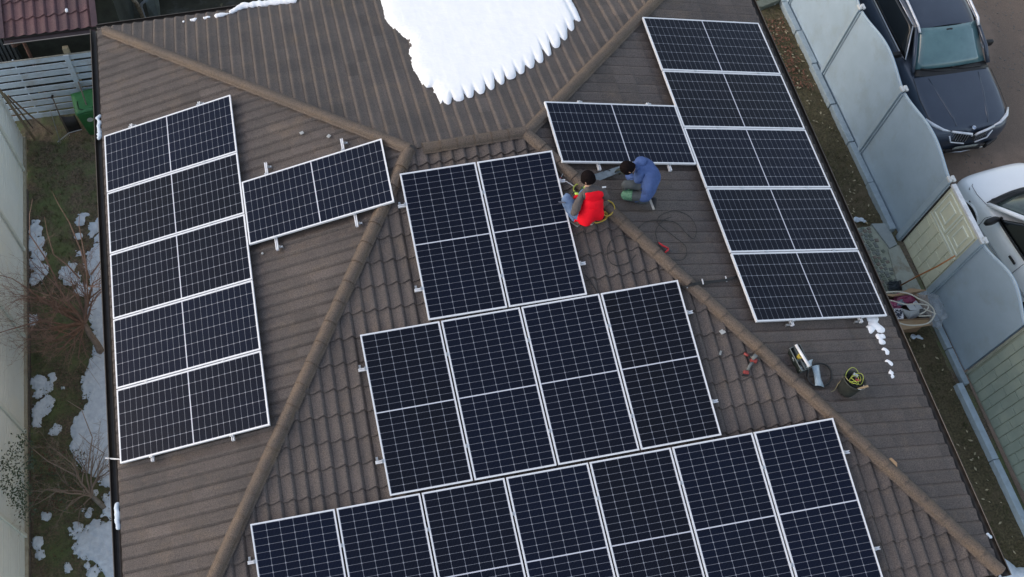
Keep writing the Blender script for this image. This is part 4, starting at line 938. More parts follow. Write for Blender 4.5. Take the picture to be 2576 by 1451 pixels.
# local frame: nose at y=0, +y forward, so the tail is at -4.7; x>0 is the picture's left after the half turn
BZ, RZ_ = 1.12, 1.66
wsb, wst = -1.58, -2.28
for y in (-.95, -3.72):
    for x in (-.84, .84): wheel(suv, x, y)
gquad(suv, 'windscreen', [(-.78, wsb+.0, BZ+.03), (.78, wsb, BZ+.03), (.62, wst, RZ_-.04), (-.62, wst, RZ_-.04)], M_screen, bulge=(0, .10, .05))
gquad(suv, 'cowl', [(-.82, wsb+.16, BZ-.005), (.82, wsb+.16, BZ-.005), (.78, wsb-.0, BZ+.028), (-.78, wsb-.0, BZ+.028)], M_trim, bulge=(0, .10, .012))
m = MB(); rows = []
for y, w_, z in ((wst+.03, .60, RZ_-.035), (wst-.06, .635, RZ_), (-2.9, .66, RZ_+.035), (-3.7, .65, RZ_+.025), (-4.3, .62, RZ_-.03), (-4.45, .58, RZ_-.10)):
    rows.append([(-w_-.05, y, z-.10), (-w_, y, z-.03), (-w_*.7, y, z+.015), (0, y, z+.035), (w_*.7, y, z+.015), (w_, y, z-.03), (w_+.05, y, z-.10)])
m.grid(rows).build('roof', M_suv, suv, True, sub=2)
for s in (-1, 1):
    gquad(suv, 'side_window', [(s*.86, wsb-.30, BZ+.02), (s*.875, -3.9, BZ+.06), (s*.69, -4.05, RZ_-.10), (s*.69, wst-.05, RZ_-.085)], M_glass, bulge=(s*.03, 0, .01))
    strip_(suv, 'pillar', [(s*.84, wsb+.06, BZ+.02), (s*.79, wsb-.22, BZ+.24), (s*.66, wst-.02, RZ_-.03)], .042, M_suv, 8)
    strip_(suv, 'window_trim', [(s*.70, wst-.1, RZ_-.06), (s*.88, wsb-.26, BZ+.06), (s*.895, wsb-.36, BZ+.03), (s*.90, -2.6, BZ+.035), (s*.90, -3.9, BZ+.05)], .014, M_silver)
    strip_(suv, 'upper_window_trim', [(s*.69, wst-.12, RZ_-.062), (s*.715, -3.0, RZ_-.045), (s*.70, -4.0, RZ_-.08)], .012, M_silver)
    strip_(suv, 'roof_rail', [(s*.645, wst+.12, RZ_-.045), (s*.66, wst-.02, RZ_+.03), (s*.665, -2.9, RZ_+.075), (s*.655, -4.0, RZ_+.06), (s*.64, -4.2, RZ_+.0)], .026, M_chrome)
    m = MB(); m.box((s*1.03, wsb-.42, BZ+.06), (.20, .10, .15)); o = m.build('door_mirror', M_trim, suv, bevel=.03, sub=1)
    m = MB(); m.tube([(s*.90, wsb-.40, BZ+.02), (s*.98, wsb-.42, BZ+.03)], .03, 6); m.build('mirror_arm', M_trim, o)
    gquad(suv, 'headlight', [(s*.50, -.10, .72), (s*.86, -.36, .80), (s*.86, -.40, .92), (s*.52, -.17, .88)], mat('headlight_glass', (.16, .18, .18), (.10, .12, .12), scale=12, rough=.12, coat=.6), bulge=(s*.03, .06, .01))
    strip_(suv, 'headlight_brow', [(s*.46, -.09, .885), (s*.62, -.135, .915), (s*.80, -.27, .945), (s*.905, -.44, .955)], [.012, .030, .038, .020], M_chrome)
    # kidney grille with bars
    gm_ = [(s*.035, .045, .83), (s*.07, .045, .895), (s*.27, .0, .915), (s*.46, -.07, .905), (s*.47, -.05, .80), (s*.40, .02, .65), (s*.12, .078, .625), (s*.045, .075, .67)]
    gk = MB(); cp = Vector((s*.25, .0, .77)); gk.add([cp]+[Vector(p)+Vector((0, -.03, 0)) for p in gm_], [(0, i+1, (i+1) % 8+1) for i in range(8)]); gr_ = gk.build('kidney_grille', M_black, suv)
    strip_(gr_, 'grille_surround', [gm_[0], gm_[1], gm_[2], gm_[3]], .026, M_chrome); strip_(gr_, 'grille_lower_trim', [gm_[4], gm_[5], gm_[6]], .018, M_chrome)
    for k in range(7):
        x = s*(.10+k*.050); y = .050-.105*(abs(x)-.05)/.4; m = MB(); m.tube([(x, y-.01, .875), (x*.98, y+.022, .66)], .006, 5); m.build('grille_bar', M_silver, gr_)
    strip_(suv, 'bonnet_crease', [(s*.55, wsb+.25, BZ-.015+.006), (s*.48, -.9, 1.055+.010), (s*.37, -.35, 1.0-.002), (s*.34, -.16, .945)], [.012, .030, .030, .012], M_suv)
    strip_(suv, 'bonnet_gap', [(s*.86, wsb+.20, BZ-.015), (s*.885, -.9, 1.030), (s*.86, -.45, .985), (s*.74, -.20, .925), (s*.40, -.085, .875)], .006, M_black)
    m = MB(); m.box((s*.62, .0, .40), (.34, .06, .14), rz(-s*.45)); m.build('air_intake', M_black, suv, bevel=.02)
strip_(suv, 'bumper_blade', [(-.80, -.16, .34), (-.55, .0, .285), (0, .055, .275), (.55, .0, .285), (.80, -.16, .34)], .020, M_silver)
m = MB(); m.box((0, .068, .47), (.52, .012, .11), Matrix.Rotation(-.25, 3, 'X')); plt = m.build('number_plate', mat('plate_white', (.42, .44, .40), (.32, .34, .31), scale=20, rough=.5), suv, bevel=.004)
m = MB(); m.box((0, .045, .35), (.8, .04, .10)); m.build('lower_grille', M_black, suv, bevel=.02)
# roundel
bd = MB(); bd.lathe([(0, .006), (.042, .006), (.044, 0)], 24); 
Rb = Matrix.Rotation(-.55, 3, 'X'); bo = MB().lathe([(.030, .004), (.041, .006), (.043, 0), (.028, 0)], 24).build('roundel', M_silver, suv); bo.location = (.0, -.07, .952); bo.rotation_euler = Rb.to_euler()
for k in range(4):
    a0_ = k*PI/2; V = [(0, 0, .004)]+[(.029*math.cos(a0_+PI/2*i/5), .029*math.sin(a0_+PI/2*i/5), .004) for i in range(6)]
    MB().add(V, [(0, i+1, i+2) for i in range(5)]).build('roundel_quarter', mat('roundel_blue', (.05, .20, .50), rough=.3) if k % 2 else mat('roundel_white', (.75, .77, .8), rough=.3), bo)
strip_(suv, 'wiper', [(-.1, wsb+.15, BZ+.03), (.35, wsb+.11, BZ+.05), (.66, wsb+.02, BZ+.06)], .010, M_black); strip_(suv, 'wiper', [(-.66, wsb+.12, BZ+.03), (-.25, wsb+.13, BZ+.045), (-.0, wsb+.08, BZ+.06)], .010, M_black)
m = MB(); m.box((0, wst+.16, RZ_-.075), (.14, .14, .03), Matrix.Rotation(-.65, 3, 'X')); m.build('mirror_housing', M_trim, suv, bevel=.01)
for s in (-1, 1):
    m = MB(); m.box((s*.09, wst+.13, RZ_-.055), (.05, .08, .01), Matrix.Rotation(-.65, 3, 'X')); m.build('sensor_window', mat('grey_sensor', (.12, .14, .15)), suv)
m = MB(); m.box((-.42, wsb-.13, BZ+.105), (.13, .10, .004), Matrix.Rotation(-.62, 3, 'X')); m.build('paper_card', mat('pale_card', (.25, .36, .38)), suv)

# white hatchback, nose away from the camera
M_wcar = mat('white_paint', (.88, .90, .91), (.85, .87, .88), scale=2, rough=.30, coat=.6)
ang = .13
wst_ = [(0.0, .50, .56, .32), (-.04, .70, .70, .24), (-.16, .80, .80, .22), (-.40, .84, .88, .22), (-.75, .855, .95, .22), (-1.0, .86, .99, .22), (-1.6, .86, .98, .22), (-3.0, .86, .99, .22), (-3.7, .83, .97, .26), (-3.95, .7, .8, .3)]
nose = Vector((14.06, 1.24, 0))
wc = car('white hatchback partly in view at the right edge beside the garden gate', 'car', 'parked_car', nose, ang, 3.9, .86, M_wcar, wst_, None, None, 1.5, 1.0)
for y in (-.78, -3.15):
    for x in (-.76, .76): wheel(wc, x, y, .31, .20)
wb, wt, BZ2, RZ2 = -1.0, -1.62, 1.0, 1.46
gquad(wc, 'windscreen', [(-.74, wb, BZ2+.02), (.74, wb, BZ2+.02), (.58, wt, RZ2-.03), (-.58, wt, RZ2-.03)], mat('dark_windscreen', (.035, .06, .05), (.02, .03, .03), scale=5, rough=.12, coat=.6), bulge=(0, .16, .05))
m = MB(); rows = []
for y, w_, z in ((wt+.02, .57, RZ2-.03), (wt-.08, .60, RZ2), (-2.3, .62, RZ2+.03), (-3.2, .60, RZ2), (-3.6, .56, RZ2-.10)):
    rows.append([(-w_-.06, y, z-.10), (-w_, y, z-.03), (-w_*.7, y, z+.01), (0, y, z+.03), (w_*.7, y, z+.01), (w_, y, z-.03), (w_+.06, y, z-.10)])
m.grid(rows).build('roof', M_wcar, wc, True, sub=2)
for s in (-1, 1):
    gquad(wc, 'side_window', [(s*.80, wb-.28, BZ2+.02), (s*.82, -2.25, BZ2+.03), (s*.66, -2.3, RZ2-.08), (s*.645, wt-.08, RZ2-.075)], M_glass, bulge=(s*.02, 0, .01))
    gquad(wc, 'rear_side_window', [(s*.82, -2.32, BZ2+.03), (s*.81, -3.3, BZ2+.05), (s*.64, -3.2, RZ2-.10), (s*.66, -2.36, RZ2-.08)], M_glass, bulge=(s*.02, 0, .01))
    strip_(wc, 'pillar', [(s*.80, wb+.08, BZ2+.0), (s*.75, wb-.22, BZ2+.20), (s*.62, wt-.02, RZ2-.03)], .045, M_wcar, 8)
    strip_(wc, 'window_rubber', [(s*.825, wb-.30, BZ2+.02), (s*.845, -1.8, BZ2+.02), (s*.85, -3.3, BZ2+.03)], .018, M_trim)
    m = MB(); m.lathe([(0, -.045), (.07, -.04), (.095, -.01), (.09, .03), (.05, .05), (0, .055)], 14, (0, 0, 0), Matrix.Rotation(PI/2, 3, 'X')); o = m.build('door_mirror', M_trim, wc, True); o.location = (s*1.0, wb-.30, BZ2+.06); o.scale = (1.7, 1.2, 1.2)
    m = MB(); m.tube([(-s*.16, .02, -.05), (0, 0, -.02)], .028, 6); m.build('mirror_arm', M_trim, o)
    gquad(wc, 'headlight', [(s*.44, -.095, .60), (s*.76, -.30, .66), (s*.80, -.42, .80), (s*.52, -.20, .765)], mat('lamp_glass', (.28, .31, .31), (.18, .20, .20), scale=15, rough=.12, coat=.6), bulge=(s*.04, .05, .02))
    strip_(wc, 'bonnet_gap', [(s*.80, wb+.04, BZ2-.03), (s*.80, -.6, .895), (s*.74, -.36, .84), (s*.48, -.16, .775)], .005, M_trim)
    strip_(wc, 'door_gap', [(s*.855, wb-.16, BZ2-.05), (s*.872, wb-.10, .80), (s*.872, wb-.12, .5)], .005, M_trim)
    strip_(wc, 'rear_door_gap', [(s*.855, -2.30, BZ2-.04), (s*.872, -2.30, .80), (s*.872, -2.28, .4)], .005, M_trim)
    strip_(wc, 'side_moulding', [(s*.875, -.60, .56), (s*.885, -1.4, .52), (s*.885, -3.2, .52)], .016, mat('grey_moulding', (.30, .33, .34), rough=.5))
    m = MB(); m.box((s*.885, -2.10, .80), (.035, .20, .045)); m.build('door_handle', M_trim, wc, bevel=.012)
    m = MB(); m.lathe([(0, .0), (.022, .0), (.018, .012), (0, .014)], 10, (s*.862, -.62, .70), Matrix.Rotation(s*PI/2, 3, 'Y')); m.build('side_repeater', mat('grey_lamp', (.16, .17, .17)), wc)
    m = MB(); m.lathe([(.36, -.01), (.385, -.01), (.385, .012), (.36, .012)], 26, (s*.862, -.78, .31), Matrix.Rotation(PI/2, 3, 'Y')); m.build('arch_lip', M_wcar, wc)
    m = MB(); m.lathe([(0, 0), (.36, 0)], 26, (s*.868, -.78, .33), Matrix.Rotation(PI/2, 3, 'Y')); m.build('wheel_well', M_black, wc)
strip_(wc, 'wiper', [(-.7, wb+.16, BZ2+.03), (-.2, wb+.16, BZ2+.07), (.2, wb+.10, BZ2+.1)], .010, M_black)
gquad(wc, 'cowl', [(-.80, wb+.14, BZ2-.01), (.80, wb+.14, BZ2-.01), (.74, wb+.01, BZ2+.018), (-.74, wb+.01, BZ2+.018)], M_trim, bulge=(0, .15, .01))
# ------------------------------------------------------------------ the two men
def skinned(name, joints, edges, root):
    """joints: name -> (Vector, rx, ry). one continuous surface"""
    me = bpy.data.meshes.new(name); ks = list(joints); me.from_pydata([joints[k][0] for k in ks], [(ks.index(a), ks.index(b)) for a, b in edges], []); me.update()
    ob = bpy.data.objects.new('tmp', me); C.objects.link(ob); md = ob.modifiers.new('s', 'SKIN'); md.use_smooth_shade = True; md.branch_smoothing = .6
    if not me.skin_vertices: 
        bpy.context.view_layer.objects.active = ob; bpy.ops.mesh.customdata_skin_add()
    for i, k in enumerate(ks):
        sv_ = me.skin_vertices[0].data[i]; sv_.radius = joints[k][1:3]; sv_.use_root = (k == root)
    md2 = ob.modifiers.new('u', 'SUBSURF'); md2.levels = 2; md2.render_levels = 2
    bpy.context.view_layer.update()
    out = bpy.data.meshes.new_from_object(ob.evaluated_get(bpy.context.evaluated_depsgraph_get())); bpy.data.objects.remove(ob); out.name = name
    return out
def mats_by_bone(me, joints, bones, mats):
    """bones: list of (a, b, material index)"""
    me.materials.clear()
    for m in mats: me.materials.append(m)
    for p in me.polygons:
        c = p.center; best = 1e9
        for a, b, i in bones:
            A, B = joints[a][0], joints[b][0]; t = max(0, min(1, (c-A).dot(B-A)/max(1e-9, (B-A).length_squared))); ra = joints[a][1]+(joints[b][1]-joints[a][1])*t
            d = (c-A.lerp(B, t)).length-ra
            if d < best: best = d; k = i
        p.material_index = k; p.use_smooth = True
def crumple(me, amp=.006, sc=14, seed=0):
    me.update()
    N = [v.normal.copy() for v in me.vertices]
    for v, n in zip(me.vertices, N):
        q = v.co*sc; v.co += n*amp*(noise.noise(q+Vector((seed, 0, 0)))+.5*noise.noise(q*2.3+Vector((0, seed, 0))))
def shell(me, keep, off, name, m_, parent, solid=.008):
    """clothing layer: the faces kept, pushed out along the normals"""
    bm = bmesh.new(); bm.from_mesh(me); bm.normal_update()
    bmesh.ops.delete(bm, geom=[f for f in bm.faces if not keep(f.calc_center_median())], context='FACES')
    for _ in range(14):
        nw = {}
        for v in bm.verts:
            nb_ = [e.other_vert(v) for e in v.link_edges if e.is_boundary]
            if len(nb_) == 2: nw[v] = v.co*.4+(nb_[0].co+nb_[1].co)*.3
        for v, c in nw.items(): v.co = c
    bm.normal_update()
    for v in bm.verts: v.co += v.normal*off
    out = bpy.data.meshes.new(name); bm.to_mesh(out); bm.free(); out.materials.clear(); out.materials.append(m_)
    for p in out.polygons: p.material_index = 0; p.use_smooth = True
    return link(name, out, parent, solid=solid, sub=1)
M_skin = mat('skin', (.42, .26, .19), (.36, .21, .15), scale=20, rough=.55)
M_jeans = mat('light_jeans', (.115, .185, .33), (.080, .135, .26), scale=16, rough=.85, bump=.3, c3=(.17, .25, .40), s3=9)
M_sweater = mat('grey_brown_sweater', (.100, .088, .086), (.072, .062, .062), scale=18, rough=.9, bump=.4)
M_vest = mat('red_vest', (.80, .004, .018), (.70, .003, .016), scale=8, rough=.75, spec=.2)
M_beanie = mat('black_knit', (.008, .007, .007), (.014, .010, .011), scale=60, rough=1., bump=.6, bscale=120, spec=.02)
M_hoodie = mat('blue_hoodie', (.052, .098, .26), (.036, .070, .19), scale=9, rough=.9, bump=.35, c3=(.062, .115, .29), s3=5)
M_greyp = mat('grey_trousers', (.070, .082, .088), (.050, .058, .064), scale=14, rough=.85, bump=.3)
M_glove = mat('yellow_green_glove', (.52, .70, .10), (.42, .60, .09), scale=20, rough=.7); M_gpalm = mat('dark_glove_palm', (.02, .05, .025), rough=.8)
M_boot = mat('tan_boot', (.16, .12, .085), (.10, .075, .055), scale=15, rough=.8); M_shoe = mat('black_shoe', (.015, .014, .016), rough=.6); M_sole = mat('pale_sole', (.52, .50, .46), rough=.6)
def hand(parent, wrist, dirv, up, m_, m2=None, s=1.0, name='glove'):
    """palm, four bent fingers of different lengths and a thumb from the side"""
    R = frame3(dirv, up); P = lambda x, y, z: Vector(wrist)+R @ Vector((x, y, z))*s
    J = {'w': (P(0, 0, 0), .026*s, .022*s), 'p': (P(.05, 0, 0), .036*s, .018*s), 'k': (P(.085, 0, -.004), .036*s, .016*s)}
    E_ = [('w', 'p'), ('p', 'k')]
    for i, (y, L) in enumerate(((-.030, .060), (-.010, .076), (.011, .070), (.031, .052))):
        a, b, c = 'a%d' % i, 'b%d' % i, 'c%d' % i
        J[a] = (P(.095, y, -.004), .0095*s, .0095*s); J[b] = (P(.095+L*.5, y*1.1, -.020), .009*s, .009*s); J[c] = (P(.095+L*.72, y*1.15, -.052), .0075*s, .0075*s); E_ += [('k', a), (a, b), (b, c)]
    J['t0'] = (P(.03, -.034, -.008), .012*s, .012*s); J['t1'] = (P(.062, -.058, -.022), .010*s, .010*s); J['t2'] = (P(.092, -.056, -.040), .0085*s, .0085*s); E_ += [('p', 't0'), ('t0', 't1'), ('t1', 't2')]
    me = skinned(name, J, E_, 'w'); me.materials.clear(); me.materials.append(m_)
    if m2:
        me.materials.append(m2)
        for p in me.polygons:
            p.material_index = 1 if (R.transposed() @ (p.center-Vector(wrist))).x > .07*s else 0
    for p in me.polygons: p.use_smooth = True
    return link(name, me, parent)
def head(parent, c, fwd, up, hat, R_=.098):
    """skull with face; fwd is where he looks"""
    up = Vector(up).normalized(); fwd = Vector(fwd).normalized(); side = fwd.cross(up).normalized(); up = side.cross(fwd).normalized()
    M3 = Matrix((side, fwd, up)).transposed(); c = Vector(c)
    bm = bmesh.new(); bmesh.ops.create_uvsphere(bm, u_segments=28, v_segments=20, radius=1)
    for v in bm.verts:
        x, y, z = v.co; jaw = max(0, -z)
        k = 1-.30*jaw*jaw
        v.co = Vector((x*.076*k, (y*.096+(.012 if y > 0 else 0)*jaw)*(1-.12*jaw), z*.115))
        if y > .72 and abs(x) < .22 and -.45 < z < .12: v.co.y += .020*(1-abs(x)/.22)*(1-abs(z+.18)/.35 if abs(z+.18) < .35 else 0)      # nose
        if y > .5 and .06 < z < .22 and .15 < abs(x) < .6: v.co.y -= .007                                                     # eye sockets
        if y > .6 and -.58 < z < -.48 and abs(x) < .35: v.co.y -= .004                                                        # mouth line
    for f in bm.faces: f.smooth = True
    me = bpy.data.meshes.new('head'); bm.to_mesh(me); bm.free(); me.materials.append(M_skin); me.transform(Matrix.Translation(c) @ M3.to_4x4()); h = link('head', me, parent)
    P = lambda x, y, z: c+M3 @ Vector((x, y, z))
    for s in (-1, 1):
        m = MB().lathe([(0, .006), (.010, .004), (.012, 0), (.008, -.004)], 10, P(s*.030, .083, .012), M3 @ Matrix.Rotation(-PI/2, 3, 'X')); m.build('eye', mat('eye', (.5, .48, .46), rough=.3), h, True)
        m = MB(); m.tube([P(s*.074, .004, .022), P(s*.086, -.006, .012), P(s*.086, -.008, -.012), P(s*.075, .002, -.028)], [.007, .010, .009, .006], 8); m.build('ear', M_skin, h, True)
    m = MB(); m.tube([P(-.024, .088, -.058), P(0, .094, -.060), P(.024, .088, -.058)], .0045, 6); m.build('mouth', mat('lip', (.33, .15, .12), rough=.5), h, True)
    prof = [(0, .140), (.035, .136), (.066, .118), (.088, .085), (.099, .045), (.102, .010), (.1035, -.012), (.1045, -.030), (.098, -.034)]
    m = MB().lathe(prof, 26, (0, 0, 0)); me = m.mesh('knit_cap', hat, True)
    for v in me.vertices:
        v.co.x *= .90; v.co.y *= 1.03; v.co += Vector((0, -.004, 0)); v.co *= 1+.02*noise.noise(v.co*30)
    me.transform(Matrix.Translation(c) @ (M3 @ Matrix.Rotation(.16, 3, 'X')).to_4x4()); link('knit_cap', me, parent, sub=1)
    return P
def shoe(parent, heel, toe, up, m_, ms, name='shoe'):
    heel, toe = Vector(heel), Vector(toe); d = toe-heel; L = d.length; R = frame3(d, up); rows = []
    for t, w_, h in ((-.02, .022, .05), (.05, .034, .085), (.25, .036, .090), (.45, .040, .070), (.7, .046, .052), (.9, .040, .040), (1.0, .020, .022)):
        rows.append([heel+R @ Vector((t*L, w_*a, z)) for a, z in ((-1, 0), (-1.02, .015), (-.95, h*.6), (-.5, h*.97), (0, h), (.5, h*.97), (.95, h*.6), (1.02, .015), (1, 0))])
    m = MB(); m.grid(rows); n = 9; m.f.append(tuple(range(n))); m.mi.append(0); b = 6*n; m.f.append(tuple(range(b+n-1, b-1, -1))); m.mi.append(0); o = m.build(name, m_, parent, True, sub=1)
    s = MB(); out = [(t*L, w_*1.08) for t, w_ in ((-.03, .024), (.05, .036), (.25, .036), (.45, .038), (.7, .047), (.9, .042), (1.02, .020))]
    pts = [heel+R @ Vector((x, w_, 0)) for x, w_ in out]+[heel+R @ Vector((x, -w_, 0)) for x, w_ in out[::-1]]; k = len(pts); dn = R @ Vector((0, 0, -.022)); u2 = R @ Vector((0, 0, .010))
    s.add([p+dn for p in pts]+[p+u2 for p in pts], [tuple(range(k)), tuple(range(2*k-1, k-1, -1))]+[(i, (i+1) % k, k+(i+1) % k, k+i) for i in range(k)]); s.build('sole', ms, o)
    return o
# -- first man: red vest, seen from behind, squatting at the panel corner, working down to his left
BZ1 = at_roof(1450, 560, .02).z
A = lambda px, py, h: at(px, py, BZ1+h)
J = {'pelvis': (A(1484, 548, .24), .175, .145), 'spine': (A(1488, 524, .38), .180, .140), 'chest': (A(1493, 500, .53), .190, .145), 'upper': (A(1487, 480, .63), .120, .10), 'neck': (A(1480, 466, .70), .055, .052), 'nh': (A(1478, 458, .76), .05, .05),
     'lsh': (A(1463, 492, .60), .075, .075), 'lel': (A(1443, 540, .40), .056, .056), 'lfo': (A(1447, 512, .36), .044, .044), 'lwr': (A(1452, 493, .36), .032, .032),
     'rsh': (A(1518, 484, .60), .078, .075), 'rel': (A(1526, 500, .42), .056, .056), 'rfo': (A(1500, 478, .38), .044, .044), 'rwr': (A(1482, 470, .40), .032, .032),
     'lhip': (A(1462, 548, .22), .105, .10), 'lth': (A(1440, 522, .34), .092, .088), 'lkn': (A(1421, 492, .44), .074, .070), 'lca': (A(1428, 520, .24), .060, .058), 'lan': (A(1447, 556, .08), .042, .042),
     'rhip': (A(1503, 545, .22), .105, .10), 'rth': (A(1490, 515, .30), .09, .085), 'rkn': (A(1462, 478, .40), .072, .068), 'rca': (A(1478, 515, .22), .058, .056), 'ran': (A(1492, 556, .06), .042, .042)}
ED = [('pelvis', 'spine'), ('spine', 'chest'), ('chest', 'upper'), ('upper', 'neck'), ('neck', 'nh'), ('upper', 'lsh'), ('lsh', 'lel'), ('lel', 'lfo'), ('lfo', 'lwr'), ('upper', 'rsh'), ('rsh', 'rel'), ('rel', 'rfo'), ('rfo', 'rwr'),
      ('pelvis', 'lhip'), ('lhip', 'lth'), ('lth', 'lkn'), ('lkn', 'lca'), ('lca', 'lan'), ('pelvis', 'rhip'), ('rhip', 'rth'), ('rth', 'rkn'), ('rkn', 'rca'), ('rca', 'ran')]
BO = [('pelvis', 'spine', 1), ('spine', 'chest', 1), ('chest', 'upper', 1), ('upper', 'neck', 1), ('neck', 'nh', 2), ('upper', 'lsh', 1), ('lsh', 'lel', 1), ('lel', 'lfo', 1), ('lfo', 'lwr', 1), ('upper', 'rsh', 1), ('rsh', 'rel', 1), ('rel', 'rfo', 1), ('rfo', 'rwr', 1),
      ('pelvis', 'lhip', 0), ('lhip', 'lth', 0), ('lth', 'lkn', 0), ('lkn', 'lca', 0), ('lca', 'lan', 0), ('pelvis', 'rhip', 0), ('rhip', 'rth', 0), ('rth', 'rkn', 0), ('rkn', 'rca', 0), ('rca', 'ran', 0)]
p1 = thing('person', 'crouching man in a red vest, grey sweater, light jeans and black cap, seen from behind', 'person')
me = skinned('body', J, ED, 'pelvis'); crumple(me, .016, 10, 3); mats_by_bone(me, J, BO, [M_jeans, M_sweater, M_skin]); body1 = link('body', me, p1)
# vest: back and front of the torso, arms left free
tA, tB = J['pelvis'][0], J['upper'][0]; ax = (tB-tA).normalized(); ls, rs_ = J['lsh'][0], J['rsh'][0]; lat = (rs_-ls).normalized(); mid = (ls+rs_)/2
def keep1(c):
    t = (c-tA).dot(ax)/(tB-tA).length; q = (c-tA-ax*((c-tA).dot(ax))); s_ = (c-mid).dot(lat)
    arm = min((c-J[a][0].lerp(J[b][0], max(0, min(1, (c-J[a][0]).dot(J[b][0]-J[a][0])/(J[b][0]-J[a][0]).length_squared)))).length for a, b in (('lsh', 'lel'), ('rsh', 'rel'), ('lel', 'lfo'), ('rel', 'rfo')))
    leg = min((c-J[a][0].lerp(J[b][0], max(0, min(1, (c-J[a][0]).dot(J[b][0]-J[a][0])/(J[b][0]-J[a][0]).length_squared)))).length-r for a, b, r in (('lth', 'lkn', .0), ('rth', 'rkn', .0)))
    return -.32 < t < 1.05 and q.length < .28 and arm > .078 and -.20 < s_ < .215 and leg > .10
shell(me, keep1, .016, 'vest', M_vest, p1)
# tail of the vest hanging over the seat
rows = []
for j in range(7):
    v = j/6; ctr = A(1490-20*v, 520+36*v, .40-.20*v); row = []
    for i in range(11):
        u = i/10*2-1; half_w = .170*math.sqrt(1-(.82*v)**2); p = ctr+lat*(u*half_w)+Vector((0, -.10-.02*v, .10-.06*v))*(1-.75*u*u)*1.0; row.append(p+Vector((0, 0, .010*noise.noise(Vector((u*3, v*3, 1))))))
    rows.append(row)
MB().grid(rows).build('vest_tail', M_vest, p1, True, solid=.008, sub=1)
look = Vector((-.75, .55, -.45)); head(p1, A(1479, 449, .86), look, Vector((-.10, .10, 1)), M_beanie)
hand(p1, J['lwr'][0], A(1450, 480, .30)-J['lwr'][0], (0, -.2, 1), M_glove, M_gpalm, 1.15); hand(p1, J['rwr'][0], A(1465, 474, .34)-J['rwr'][0], (0, 0, 1), M_glove, M_gpalm, 1.1)
fl = at_roof(1444, 566, .03); shoe(p1, at_roof(1456, 566, .045), at_roof(1432, 545, .035), (0, 0, 1), M_boot, M_sole, 'boot'); shoe(p1, at_roof(1492, 562, .045), at_roof(1472, 545, .035), (0, 0, 1), M_boot, M_sole, 'boot')
# knee pocket on the jeans
kp = A(1415, 503, .40); m = MB(); m.box(kp+Vector((-.02, -.05, .02)), (.10, .012, .10), frame3((1, -.5, .2), (0, -.6, 1))); m.build('knee_patch', mat('grey_patch', (.14, .15, .21), (.10, .11, .15), rough=.9), p1, bevel=.004)
m = MB(); m.tube([A(1515, 471, .70), A(1524, 470, .695)], .012, 6); m.build('collar_tag', M_white, p1)
# -- second man: blue hoodie, bent forward, one knee down
BZ3 = at_roof(1610, 510, .02).z
A = lambda px, py, h: at(px, py, BZ3+h)
J = {'pelvis': (A(1640, 486, .28), .160, .135), 'spine': (A(1640, 462, .42), .165, .14), 'chest': (A(1634, 434, .52), .170, .145), 'upper': (A(1622, 414, .58), .125, .115), 'neck': (A(1604, 416, .60), .058, .055), 'nh': (A(1595, 420, .62), .05, .05),
     'lsh': (A(1612, 434, .54), .080, .078), 'lel': (A(1600, 462, .36), .060, .058), 'lfo': (A(1586, 448, .30), .045, .045), 'lwr': (A(1574, 437, .28), .032, .032),
     'rsh': (A(1618, 404, .54), .078, .075), 'rel': (A(1598, 420, .34), .056, .056), 'rfo': (A(1580, 424, .28), .044, .044), 'rwr': (A(1566, 428, .26), .032, .032),
     'lhip': (A(1628, 494, .24), .110, .105), 'lth': (A(1600, 491, .22), .092, .088), 'lkn': (A(1567, 489, .17), .078, .074), 'lca': (A(1600, 502, .09), .060, .056), 'lan': (A(1632, 508, .07), .042, .042),
     'rhip': (A(1636, 470, .27), .105, .10), 'rth': (A(1603, 466, .34), .088, .084), 'rkn': (A(1568, 462, .36), .072, .068), 'rca': (A(1580, 478, .18), .056, .054), 'ran': (A(1596, 488, .06), .042, .042)}
p2 = thing('person', 'kneeling man in a blue hooded top and grey trousers with green knee print, black cap', 'person')
me = skinned('body', J, ED, 'pelvis'); crumple(me, .022, 8, 8); mats_by_bone(me, J, BO, [M_greyp, M_hoodie, M_skin]); link('body', me, p2)
tA, tB = J['pelvis'][0], J['upper'][0]; ax = (tB-tA).normalized()
def keep2(c):
    t = (c-tA).dot(ax)/(tB-tA).length; q = c-tA-ax*((c-tA).dot(ax)); leg = min((c-J[a][0].lerp(J[b][0], max(0, min(1, (c-J[a][0]).dot(J[b][0]-J[a][0])/(J[b][0]-J[a][0]).length_squared)))).length for a, b in (('lth', 'lkn'), ('rth', 'rkn')))
    return -.18 < t < 1.15 and q.length < .30 and leg > .10
shell(me, keep2, .018, 'hoodie', M_hoodie, p2, .01)
hd = MB().lathe([(0, .035), (.05, .032), (.085, .015), (.09, -.01), (.07, -.04)], 16, A(1612, 405, .64), frame3((1, 0, .2), (-.5, .1, 1))); hd.build('hood', M_hoodie, p2, True, sub=1)
head(p2, A(1580, 423, .66), Vector((-.55, -.1, -.85)), Vector((-.85, .12, .52)), M_beanie)
hand(p2, J['lwr'][0], A(1562, 430, .20)-J['lwr'][0], (0, 0, 1), mat('dark_glove', (.02, .03, .022), rough=.8), None, 1.05); hand(p2, J['rwr'][0], A(1554, 426, .20)-J['rwr'][0], (0, 0, 1), MATS['dark_glove'], None, 1.05)
shoe(p2, A(1636, 500, .08), A(1646, 526, .03), (.9, .2, .5), M_shoe, M_sole); shoe(p2, A(1612, 490, .045), A(1588, 484, .03), (0, 0, 1), M_shoe, M_sole)
